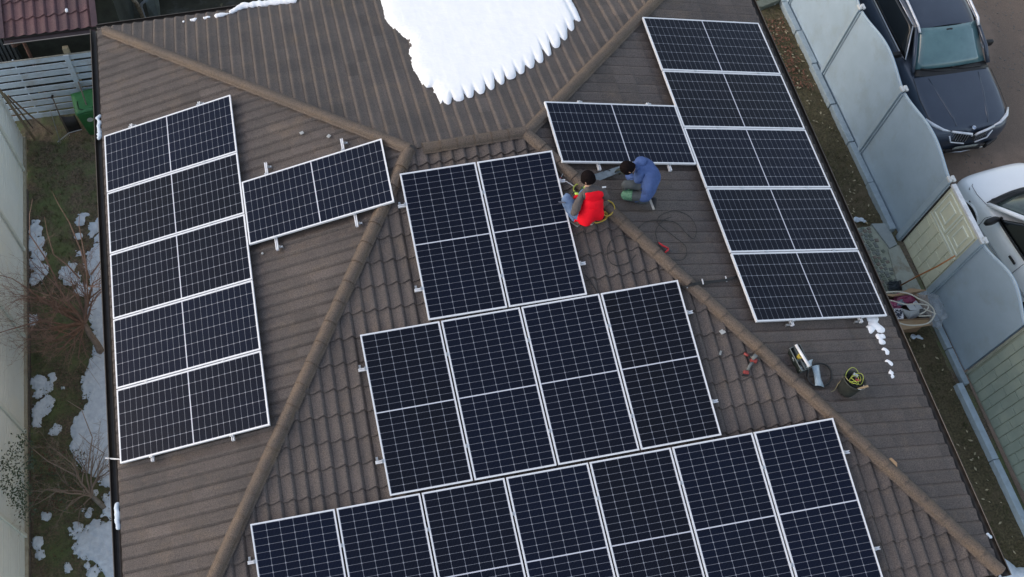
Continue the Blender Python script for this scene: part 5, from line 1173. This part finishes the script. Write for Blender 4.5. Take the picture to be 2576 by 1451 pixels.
# knee print: irregular green and white patches lying on the trousers
def knee_print(me):
    bm = bmesh.new(); bm.from_mesh(me); bm.normal_update(); k = J['lkn'][0]; h_ = J['lth'][0]
    ax_ = (h_-k).normalized()
    def kf(c): return c.z > k.z-.01 and (c-k).length < .17 and (c-k).dot(ax_) < .16 and (c-J['rkn'][0]).length > .11
    bmesh.ops.delete(bm, geom=[f for f in bm.faces if not kf(f.calc_center_median())], context='FACES')
    bm.normal_update()
    for v in bm.verts: v.co += v.normal*.006
    for f in bm.faces:
        c = f.calc_center_median(); s_ = (c-k).dot(ax_); n_ = noise.noise(c*38)
        f.material_index = (1 if n_ > .12 else (0 if n_ > -.25 else 2)) if s_ < .07 else (1 if (n_ > .15 and s_ < .15) or .082 < s_ < .11 else 2)
    out = bpy.data.meshes.new('knee_print'); bm.to_mesh(out); bm.free(); out.materials.clear()
    for q in (mat('green_print', (.045, .14, .085), (.14, .30, .20), scale=40, rough=.8), mat('white_print', (.42, .50, .44), rough=.8), M_greyp): out.materials.append(q)
    for p in out.polygons: p.use_smooth = True
    return out
link('knee_print', knee_print(me), p2, kind='stuff')

# ------------------------------------------------------------------ things lying on the roof
def wire(name, label, cat, pts, r, m_, z=.02, closed=False, group=None):
    m = MB(); P_ = [at_roof(px, py, h+(.022 if h < .035 else 0)) for px, py, h in pts]
    # smooth the run
    out = []; n = len(P_)
    for i in range(n if closed else n-1):
        a, b, c, d = P_[(i-1) % n] if closed or i else P_[0], P_[i], P_[(i+1) % n], P_[(i+2) % n] if closed or i+2 < n else P_[-1]
        for k in range(6):
            t = k/6; out.append(.5*((2*b)+(c-a)*t+(2*a-5*b+4*c-d)*t*t+(3*b-a-3*c+d)*t*t*t))
    if not closed: out.append(P_[-1])
    m.tube(out, r, 6, closed=closed); return tag(m.build(name, m_, None, True), label, cat, group)
def ring(cx, cy, rx, ry, a, h, n=10, ph=0, turns=1, jit=2):
    return [(cx+math.cos(a)*rx*math.cos(q)-math.sin(a)*ry*math.sin(q)+random.gauss(0, jit), cy+math.sin(a)*rx*math.cos(q)+math.cos(a)*ry*math.sin(q)+random.gauss(0, jit), h+i*.0012) for i, q in enumerate([ph+2*PI*turns*k/(n*turns) for k in range(int(n*turns)+1)])]
M_ycab = mat('yellow_cable', (.50, .36, .05), (.40, .28, .04), rough=.5); M_gcab = mat('green_yellow_cable', (.42, .48, .08), (.34, .40, .06), rough=.5); M_bcab = mat('black_cable', (.012, .012, .013), rough=.55); M_dcab = mat('thin_dark_cable', (.022, .021, .021), rough=.6)
random.seed(21)
wire('cable_coil', 'coil of yellow cable lying to the right of the man in the red vest', 'cable', ring(1528, 524, 16, 19, .3, .07, turns=3, ph=2.4, jit=1.2)+ring(1508, 545, 20, 13, -.3, .05, turns=2.2, ph=.2, jit=1.0), .0095, M_ycab)
wire('cable_coil', 'green-yellow cable loops in front of the man in the red vest', 'cable', ring(1463, 476, 20, 14, .2, .06, turns=2.2, jit=1.5), .006, M_gcab)
m = MB(); m.tube([at_roof(1424, 456, .10), at_roof(1434, 462, .06), at_roof(1446, 470, .05)], .007, 6); tag(m.build('wire_end', M_white), 'short stiff white wire running from the rail end beside the red-vested man', 'wire')
wire('black_cable_loops', 'thin black cable in wide loose loops across the hip cap right of the men', 'cable', [(1605, 575, .03), (1622, 560, .03), (1655, 553, .03), (1700, 560, .03), (1725, 585, .03), (1745, 600, .03), (1752, 575, .03), (1735, 545, .03), (1700, 530, .03), (1665, 540, .03), (1655, 560, .03), (1690, 590, .04), (1725, 620, .03), (1722, 650, .03), (1690, 653, .03), (1668, 640, .03), (1655, 610, .03), (1650, 580, .03), (1668, 555, .03), (1690, 545, .03)], .0062, M_dcab)
wire('black_cable_loops', 'thin black cable curling over the front slope below the red-vested man', 'cable', [(1605, 575, .03), (1590, 600, .04), (1560, 592, .09), (1538, 605, .04), (1528, 625, .03), (1532, 655, .03), (1552, 668, .03), (1580, 660, .03), (1600, 640, .03)], .0062, M_dcab)
wire('black_cable_loops', 'thin black cable bending down from the top row to the middle row', 'cable', [(1470, 690, .03), (1480, 700, .03), (1492, 718, .03), (1502, 735, .03)], .0062, M_dcab)
ct = thing('cable_run', 'black cable bundle with white ties crossing the hip between the middle row and right column', 'cable')
for k, o_ in enumerate((0, 4, 7)):
    P_ = [(1712, 722+o_*.4, .03), (1728, 718+o_*.5, .05), (1742, 713+o_*.6, .11), (1760, 709+o_*.8, .06), (1775, 707+o_, .03), (1800, 706+o_*.5, .03), (1828, 702+o_*.6, .03), (1845, 697+o_*.4, .03), (1862, 690+o_*.3, .03)]
    m = MB(); m.tube([at_roof(p[0], p[1], p[2]+.025) for p in P_], .0095, 6); m.build('cable', M_bcab, ct, True)
for px, py, h in ((1727, 718, .07), (1767, 709, .08), (1826, 702, .05)):
    m = MB(); a_ = at_roof(px, py-4, h); m.tube([a_, at_roof(px+2, py+6, h)], .011, 6); m.tube([a_+Vector((0, 0, .002)), at_roof(px-1, py-7, h+.02)], .009, 6); m.build('cable_tie', M_white, ct)
# metal strip between the men
pts = [(1558, 418), (1568, 430), (1504, 456), (1490, 440)]
m = MB(); V = [at_roof(x, y, .07) for x, y in pts]; zc = sum(v.z for v in V)/4
V = [at(x, y, zc) for x, y in pts]; m.add(V, [(0, 1, 2, 3)]); ms_ = m.build('metal_strip', mat('grey_sheet_metal', (.19, .235, .27), (.13, .165, .19), scale=14, rough=.5, metal=.3, c3=(.09, .11, .13), s3=8), None, solid=.012); tag(ms_, 'grey sheet metal strip with a dark curved mark lying between the two men', 'metal strip')
m = MB(); m.tube([at(1527+9*math.cos(q), 432-5*math.sin(q), zc+.009) for q in [PI*.15+PI*.8*i/8 for i in range(9)]], .007, 5); m.build('dark_mark', M_black, ms_)
# red snips
def flat_tool(name, label, cat, h=.05): return thing(name, label, cat)
t = thing('snips', 'red-handled snips lying open on the right slope beside the hip cap', 'snips')
for a_, b_, c_ in (((1656, 610), (1668, 618), (1682, 625)), ((1673, 635), (1680, 629), (1682, 625))):
    m = MB(); m.tube([at_roof(*a_, .045), at_roof(*b_, .055), at_roof(*c_, .05)], [.012, .014, .011], 8); m.build('handle', mat('red_grip', (.62, .018, .030), rough=.5), t, True)
m = MB(); m.tube([at_roof(1681, 625, .05), at_roof(1692, 634, .045)], [.013, .004], 6); m.build('blade', mat('dark_steel', (.08, .08, .09), rough=.4, metal=.7), t)
m = MB(); m.tube([at_roof(1660, 615, .04), at_roof(1676, 630, .04)], [.010, .013], 6); m.build('lower_blade', MATS['dark_steel'], t)
t = thing('screwdriver', 'small pink-handled screwdriver beside the corner of the top row', 'screwdriver')
m = MB(); m.tube([at_roof(1411, 446, .10), at_roof(1407, 452, .08)], .010, 6); m.build('handle', mat('pink_grip', (.36, .07, .09), rough=.5), t); m = MB(); m.tube([at_roof(1412, 445, .10), at_roof(1416, 437, .10)], .004, 5); m.build('shaft', M_alu_dull, t)
# cordless drill
zz2 = lambda x, y, h: at_roof(*zz(x, y), h)
t = thing('cordless_drill', 'red and grey cordless drill lying on the front slope by the hip', 'drill')
M_red = mat('red_plastic', (.30, .045, .038), (.22, .035, .03), scale=9, rough=.45); M_gp = mat('grey_plastic', (.16, .17, .17), (.12, .13, .13), scale=9, rough=.5)
m = MB(); m.tube([zz2(490, 490, .09), zz2(515, 515, .09)], [.045, .05], 12); m.build('motor_housing', M_gp, t, True, bevel=.006)
m = MB(); m.tube([zz2(465, 500, .08), zz2(487, 502, .085)], [.022, .036], 12); m.build('chuck', M_black, t, True)
m = MB(); m.tube([zz2(412, 468, .06), zz2(452, 492, .07)], [.018, .022], 10); m.build('bit_holder', M_red, t, True)
m = MB(); m.box(zz2(500, 535, .07), (.095, .06, .055), rz(-.5)); m.build('battery_shell', M_red, t, bevel=.016)
m = MB(); m.tube([zz2(490, 548, .06), zz2(462, 585, .05), zz2(445, 622, .05)], [.024, .020, .022], 9); m.build('grip', M_gp, t, True)
m = MB(); m.box(zz2(430, 645, .05), (.08, .055, .045), rz(-.3)); m.build('battery', M_red, t, bevel=.014); m = MB(); m.box(zz2(425, 668, .04), (.085, .03, .04), rz(-.3)); m.build('battery_foot', M_black, t, bevel=.008)
# tool tray with tube, tape, bits
t = thing('tool_tray', 'open dark tool tray with a white tube and yellow tape roll on the right slope', 'tool tray')
c_ = [(830, 425), (920, 385), (1025, 600), (940, 632)]; zt_ = at_roof(*zz(925, 510), .17).z
Q = [at(*zz(*p), zt_) for p in c_]; ctr = sum(Q, Vector())/4; zb_ = lambda v: roofz(v.x, v.y)+.01
m = MB()
for i in range(4):
    a_, b_ = Q[i], Q[(i+1) % 4]; ia, ib = ctr+(a_-ctr)*.86, ctr+(b_-ctr)*.86; da = Vector((ia.x, ia.y, zb_(ia))); db = Vector((ib.x, ib.y, zb_(ib))); m.add([a_, b_, db, da], [(0, 1, 2, 3)])
fl_ = [ctr+(q-ctr)*.86 for q in Q]; m.add([Vector((q.x, q.y, zb_(q)+.01)) for q in fl_], [(0, 1, 2, 3)])
M_tray = mat('dark_green_tray', (.026, .034, .030), (.016, .022, .019), scale=10, rough=.5); m.build('tray', M_tray, t, solid=.008)
m = MB(); m.tube(Q+[Q[0]], .007, 6); m.build('rim', mat('grey_rim', (.15, .17, .17), rough=.5), t)
mid_ = [Q[0].lerp(Q[1], .45), Q[3].lerp(Q[2], .45)]; m = MB(); m.add([mid_[0], mid_[1], mid_[1]-Vector((0, 0, .09)), mid_[0]-Vector((0, 0, .09))], [(0, 1, 2, 3)]); m.build('divider', mat('grey_divider', (.10, .12, .13), rough=.5), t, solid=.012)
o = MB(); o.tube([at(*zz(886, 392), zt_+.03), at(*zz(1008, 592), zt_+.03)], .021, 12); tag(o.build('white_tube', M_white, None, True), 'white plastic tube lying lengthwise across the open tool tray', 'tube')
m = MB(); m.lathe([(.012, .025), (.038, .025), (.038, -.025), (.012, -.025)], 18, at(*zz(920, 500), zt_-.02)); tag(m.build('tape_roll', mat('yellow_tape', (.55, .42, .06), rough=.5)), 'yellow tape roll inside the open tool tray', 'tape')
random.seed(2); sc_ = MB()
for i in range(26):
    u, v = random.random(), random.uniform(.45 if i < 18 else .05, .97); p = Q[0].lerp(Q[1], u*.9).lerp(Q[3].lerp(Q[2], u*.9), v)-Vector((0, 0, random.uniform(.03, .10))); s = random.uniform(.012, .035); sc_.box(p, (s, s*1.3, s*.6), rz(random.random()*3))
sc_.build('small_fittings', mat('pale_fittings', (.42, .45, .44), (.20, .24, .24), scale=40, rough=.6), t, kind='stuff')
def sheet_bag(name, label, pts, m_, cat, h=.04, n=7):
    a, b, c, d = [zz2(*p, h) for p in pts]; rows = []
    for j in range(12):
        v = j/11; L_, R__ = a.lerp(d, v), b.lerp(c, v); pinch = .82+.25*abs(2*v-1)**2
        mid = (L_+R__)/2; rows.append([mid+(L_.lerp(R__, i/n)-mid)*pinch+Vector((0, 0, .03*math.sin(PI*i/n)+.012*noise.noise(Vector((i*.9, j*.7, 3))))) for i in range(n+1)])
    return tag(MB().grid(rows).build(name, m_, None, True, solid=.003), label, cat)
M_bag = mat('milky_plastic_film', (.36, .45, .51), (.26, .34, .40), scale=12, rough=.3, coat=.4)
sheet_bag('plastic_bag', 'milky blue plastic bag draped over the black hose coil', [(1030, 590), (1098, 580), (1142, 782), (1062, 765)], M_bag, 'bag', .07)
sheet_bag('plastic_bag', 'crumpled pale plastic bag at the lower end of the tool tray', [(985, 548), (1040, 525), (1030, 585), (985, 600)], M_bag, 'bag', .20)
h_ = [(*zz(1102+112*math.cos(q), 668+108*math.sin(q)), .03+.004*k) for k in range(2) for q in [2*PI*i/12+.2*k for i in range(12)]]
wire('hose_coil', 'coil of black corrugated hose lying beside the tool tray', 'hose', h_, .014, M_bcab, closed=False)
# bucket
bz = at_roof(*zz(1350, 790), 0).z; bA = zz2(1335, 810, .03); bB = at(*zz(1428, 712), bA.z+.26); axb = (bB-bA).normalized(); Rb_ = frame3(axb.orthogonal(), axb); Hb = (bB-bA).length
t = thing('bucket', 'black bucket tilted on the right slope, full of wire and tools', 'bucket')
m = MB().lathe([(0, 0), (.115, 0), (.122, .02), (.155, Hb), (.163, Hb), (.163, Hb-.02), (.149, Hb-.02), (.118, .02)], 28, bA, Rb_); m.build('pail', mat('worn_black_rubber', (.020, .024, .021), (.034, .040, .034), scale=14, rough=.75, bump=.5), t, True)
m = MB(); hp = [bB+Rb_ @ Vector((.165*math.cos(q), .165*math.sin(q)*.98, -.02-.05*math.sin(PI*(q+1.9)/PI))) for q in [-2.6+i*.26 for i in range(11)]]; m.tube(hp, .005, 6); m.build('wire_handle', M_alu_dull, t)
m = MB(); m.tube([hp[4], hp[6]], .014, 8); m.build('handle_grip', M_white, t)
random.seed(9)
for k, (ox, oy, r_) in enumerate(((.05, .04, .13), (-.03, .0, .08), (.03, -.02, .10))):
    m = MB(); m.tube([bB+Rb_ @ Vector((ox+r_*math.cos(q), oy+r_*math.sin(q)*.8, .01+.03*math.sin(q*2+k))) for q in [2*PI*i/22 for i in range(22)]], .0045, 5, closed=True); tag(m.build('wire_loop', M_gcab, None, True), ('large green-yellow wire loop lying over the bucket mouth', 'small green-yellow wire loop on the left of the bucket mouth', 'middle green-yellow wire loop inside the bucket mouth')[k], 'wire')
m = MB(); m.tube([bB+Rb_ @ Vector((-.12, .08, .03)), zz2(1325, 670, .26), zz2(1305, 710, .15), zz2(1270, 750, .08), zz2(1240, 805, .03), zz2(1215, 818, .025), zz2(1188, 822, .02)], .0045, 5); tag(m.build('wire_tail', mat('beige_wire', (.36, .31, .16), rough=.6), None, True), 'frayed beige wire hanging out of the bucket onto the tiles', 'wire')
m = MB(); m.tube([bB+Rb_ @ Vector((.03, -.01, -.03)), bB+Rb_ @ Vector((.045, -.07, .0))], [.026, .02], 8); tag(m.build('red_handle_tool', M_red, None, True), 'red-handled tool sticking up inside the bucket', 'tool')
m = MB(); m.box(bB+Rb_ @ Vector((.10, .02, -.02)), (.05, .07, .04), Rb_); tag(m.build('metal_clamp', M_alu_dull, None, bevel=.005), 'grey metal clamp beside the red tool inside the bucket', 'clamp')
m = MB(); sa_, sb_ = at(*zz(1448, 798), bB.z+.01), at(*zz(1545, 768), bB.z+.02); m.box((sa_+sb_)/2, ((sb_-sa_).length, .03, .018), frame3(sb_-sa_, axb)); tag(m.build('wooden_stick', mat('tan_wood', (.36, .26, .15), (.27, .19, .11), scale=12, rough=.7), None, bevel=.004), 'flat tan wooden stick across the rim of the bucket', 'stick')
dm = MB()
for i in range(18): q = random.random()*6.3; r_ = random.uniform(.02, .12); dm.tube([bB+Rb_ @ Vector((r_*math.cos(q), r_*math.sin(q), -.06)), bB+Rb_ @ Vector((r_*math.cos(q+1), r_*math.sin(q+1), -.02))], .009, 5)
dm.build('bucket_clutter', M_bcab, t, kind='stuff')
# small offcuts and tags
def tagbox(px, py, lb, s=(.06, .05, .012), a=0, m_=None, h=.04, nm='spacer', cat='spacer'):
    p = at_roof(px, py, h); m = MB(); m.box(p, s, rz(a)); tag(m.build(nm, m_ or mat('off_white_plastic', (.46, .47, .46), (.38, .39, .38), scale=30, rough=.6), None, bevel=.003), lb, cat)
tagbox(759, 334, 'pale square spacer on the left slope, left of its similar neighbour', a=.4)
tagbox(827, 342, 'pale square spacer on the left slope nearest the single panel rail', a=.8)
tagbox(660, 637, 'tiny white clip on the left slope below the single panel', s=(.03, .03, .02), a=.2, nm='clip', cat='clip')
tagbox(*zz(215, 272), 'white and grey square spacer on the front slope beside the hip', s=(.075, .065, .014), a=.35)
tagbox(*zz(197, 465), 'narrow grey strip lying below the white and grey square spacer', s=(.03, .07, .01), a=-.5, m_=mat('grey_chip', (.26, .28, .28), rough=.7), nm='strip', cat='strip')
tagbox(1486, 283/1.0-0, 'small whitish chip on the right slope above the single panel', s=(.03, .05, .01), a=.5, nm='chip', cat='chip')
m = MB(); q = [(2600+x/2.181, 1150+y/2.181) for x, y in ((432, 640), (448, 633), (486, 668), (488, 695))]
m.add([at_roof(x/1.2512, y/1.2512, .10) for x, y in q], [(0, 1, 2, 3)]); tag(m.build('cardboard_scrap', mat('cardboard_scrap', (.42, .26, .14), (.35, .21, .11), rough=.8), None, solid=.006), 'small folded scrap of brown cardboard lying on the right hip', 'cardboard')
# broom against the gate
zb6 = lambda x, y: ((2750+x/5.58)/1.2512, (800+y/5.58)/1.2512)
t = thing('broom', 'orange-handled broom with grey bristles leaning on the garden gate', 'broom')
m = MB(); m.tube([at(*zb6(478, 545), .10), at(*zb6(760, 390), .75), at(*zb6(1120, 210), 1.40), at(2403, 643, 1.75)], .015, 8); m.build('handle', mat('orange_handle', (.42, .17, .05), (.34, .13, .04), scale=12, rough=.55), t, True)
hb = [at(*zb6(455, 465), .10), at(*zb6(475, 632), .06)]; m = MB(); m.tube(hb, .028, 8); m.build('head_block', M_black, t, True)
br_ = MB(); random.seed(4)
for i in range(150):
    p = hb[0].lerp(hb[1], random.random()); e = at(*zb6(270+random.gauss(0, 14), 455+random.random()*185), random.uniform(.02, .14)); br_.tube([p, p.lerp(e, .5)+Vector((0, 0, .02)), e], [.004, .0045, .003], 3, cap=False)
br_.build('bristles', mat('grey_bristle', (.10, .125, .145), (.06, .075, .09), scale=20, rough=.8), t, kind='stuff')
# carton of rubbish
t = thing('carton', 'open cardboard carton with flaps spread standing beside the grey fence', 'carton')
M_card = mat('cardboard', (.40, .275, .165), (.33, .225, .135), scale=5, rough=.85, c3=(.36, .26, .17), s3=2); M_card2 = mat('cardboard_inside', (.22, .14, .085), (.17, .11, .07), scale=5, rough=.85)
zt2 = .62
K = [at(*zb6(x, y), zt2) for x, y in ((150, 700), (720, 700), (1000, 1130), (340, 1160))]; ck = sum(K, Vector())/4
m = MB()
for i in range(4):
    a_, b_ = K[i], K[(i+1) % 4]; m.add([a_, b_, Vector((b_.x, b_.y, .03)), Vector((a_.x, a_.y, .03))], [(0, 1, 2, 3)])
m.add([Vector((q.x, q.y, .25)) for q in K], [(0, 1, 2, 3)]); m.build('box', M_card2, t, solid=.008)
for nm, pts in (('back_flap', ((150, 700, .62), (720, 700, .62), (930, 630, .85), (640, 600, .80), (330, 740, .66))), ('front_flap', ((340, 1150, .62), (1000, 1120, .62), (1045, 1240, .45), (500, 1328, .42))), ('left_flap', ((150, 700, .62), (340, 1160, .62), (270, 1150, .50), (130, 730, .55)))):
    m = MB(); V = [at(*zb6(x, y), z) for x, y, z in pts]; m.add(V, [tuple(range(len(V)))]); m.build(nm, M_card, t, solid=.008)
m = MB(); V = [at(*zb6(x, y), z) for x, y, z in ((700, 700, .62), (940, 720, .6), (1040, 1110, .55), (985, 1130, .60))]; m.add(V, [(0, 1, 2, 3)]); m.build('right_flap', M_card, t, solid=.008)
def crumpled(name, label, cat, x, y, z, rx, ry, rz_h, m_, seed=0, sc=9):
    bm = bmesh.new(); bmesh.ops.create_icosphere(bm, subdivisions=4, radius=1); c = at(*zb6(x, y), z)
    for v in bm.verts:
        d = 1+.35*noise.noise(v.co*2.2+Vector((seed, 0, 0)))+.18*abs(noise.noise(v.co*5+Vector((0, seed, 0)))); v.co = Vector((v.co.x*rx*d, v.co.y*ry*d, v.co.z*rz_h*d))+c
    me = bpy.data.meshes.new(name); bm.to_mesh(me); bm.free(); me.materials.append(m_); return tag(link(name, me), label, cat)
M_pink = mat('pink_wrapper', (.42, .055, .16), (.30, .10, .17), scale=14, rough=.4, coat=.3); M_clear = mat('clear_film', (.40, .45, .50), (.30, .34, .38), scale=10, rough=.25, coat=.5, alpha=.42)
crumpled('pink_wrapper', 'crumpled pink wrapper at the back of the carton', 'wrapper', 560, 780, .50, .22, .13, .10, M_pink, 3)
crumpled('pink_wrapper', 'crumpled pink wrapper on the left inside the carton', 'wrapper', 350, 890, .48, .15, .10, .08, M_pink, 8)
crumpled('clear_plastic_bag', 'crumpled clear plastic bag bulging out of the right side of the carton', 'bag', 980, 960, .50, .24, .36, .22, M_clear, 5)
crumpled('film_scrap', 'crumpled pale film between the pink wrappers in the carton', 'film', 480, 850, .52, .16, .06, .05, M_bag, 12)
m = MB(); V = [at(*zb6(x, y), .60) for x, y in ((250, 965), (500, 955), (520, 1135), (340, 1155))]; m.add(V, [(0, 1, 2, 3)]); wp = m.build('white_polystyrene', M_white, None, solid=.03); tag(wp, 'white foam sheet in the front left corner of the carton', 'foam sheet')
bolt = MB(); random.seed(6)
for i in range(34):
    p = V[0].lerp(V[1], random.uniform(.1, 1)).lerp(V[3].lerp(V[2], random.uniform(.1, 1)), random.uniform(.05, .85))+Vector((0, 0, .025)); a = random.random()*6; bolt.tube([p, p+Vector((math.cos(a), math.sin(a), .2))*random.uniform(.02, .05)], .009, 5)
tag(bolt.build('bolt_pile', mat('dark_bolts', (.035, .042, .07), (.08, .09, .12), scale=20, rough=.4, metal=.4), None, kind='stuff'), 'loose dark bolts lying on the foam sheet', 'bolts')
wb_ = thing('white_box', 'small white cardboard box with open flaps inside the carton', 'box')
for nm, pts in (('flap', ((555, 870, .78), (690, 870, .78), (765, 975, .70), (640, 985, .70))), ('flap', ((690, 850, .80), (745, 810, .82), (865, 950, .74), (765, 975, .70))), ('side', ((610, 1155, .50), (640, 1000, .70), (805, 965, .70), (790, 1090, .50))), ('side', ((505, 960, .68), (640, 1000, .70), (610, 1155, .50), (500, 1060, .50))), ('bottom', ((500, 1060, .50), (610, 1155, .50), (790, 1090, .50), (640, 1000, .50)))):
    m = MB(); W_ = [at(*zb6(x, y), z) for x, y, z in pts]; m.add(W_, [(0, 1, 2, 3)]); m.build(nm, mat('white_card', (.50, .53, .55), (.44, .47, .49), scale=6, rough=.7), wb_, solid=.006)
M_cond = mat('cream_conduit', (.60, .57, .48), (.54, .51, .43), scale=5, rough=.5)
def loop(label, pts, r=.014, z=.72):
    P_ = [at(*zb6(x, y), zz_) for x, y, zz_ in pts]; out = []; n = len(P_)
    for i in range(n-1):
        a, b, c, d = P_[max(0, i-1)], P_[i], P_[i+1], P_[min(n-1, i+2)]
        for k in range(6): t_ = k/6; out.append(.5*((2*b)+(c-a)*t_+(2*a-5*b+4*c-d)*t_*t_+(3*b-a-3*c+d)*t_**3))
    out.append(P_[-1]); m = MB(); m.tube(out, r, 8); tag(m.build('conduit', M_cond, None, True), label, 'conduit')
loop('long cream conduit bent in a big oval around the carton', [(135, 695, .80), (250, 665, .85), (450, 660, .88), (640, 700, .88), (780, 775, .86), (930, 850, .82), (1030, 940, .80), (1070, 1040, .78), (1030, 1140, .76), (940, 1215, .74), (780, 1245, .72), (600, 1245, .70), (430, 1200, .68), (300, 1130, .66), (230, 1070, .66)])
loop('cream conduit crossing the carton from the left, bent back in a loop', [(165, 812, .78), (300, 812, .78), (430, 845, .80), (560, 880, .84), (740, 870, .84), (900, 885, .82), (960, 910, .82), (945, 960, .82), (880, 1020, .80), (805, 1055, .78)], .012)
loop('thin cream conduit crossing the right side of the carton', [(880, 955, .80), (960, 990, .79), (1095, 1050, .78)], .011)
loop('short straight white conduit near the front of the carton', [(790, 1085, .76), (890, 1082, .76), (1003, 1078, .76)], .012)
loop('short cream conduit along the left edge of the carton', [(195, 865, .76), (270, 915, .74), (345, 960, .72)], .011)
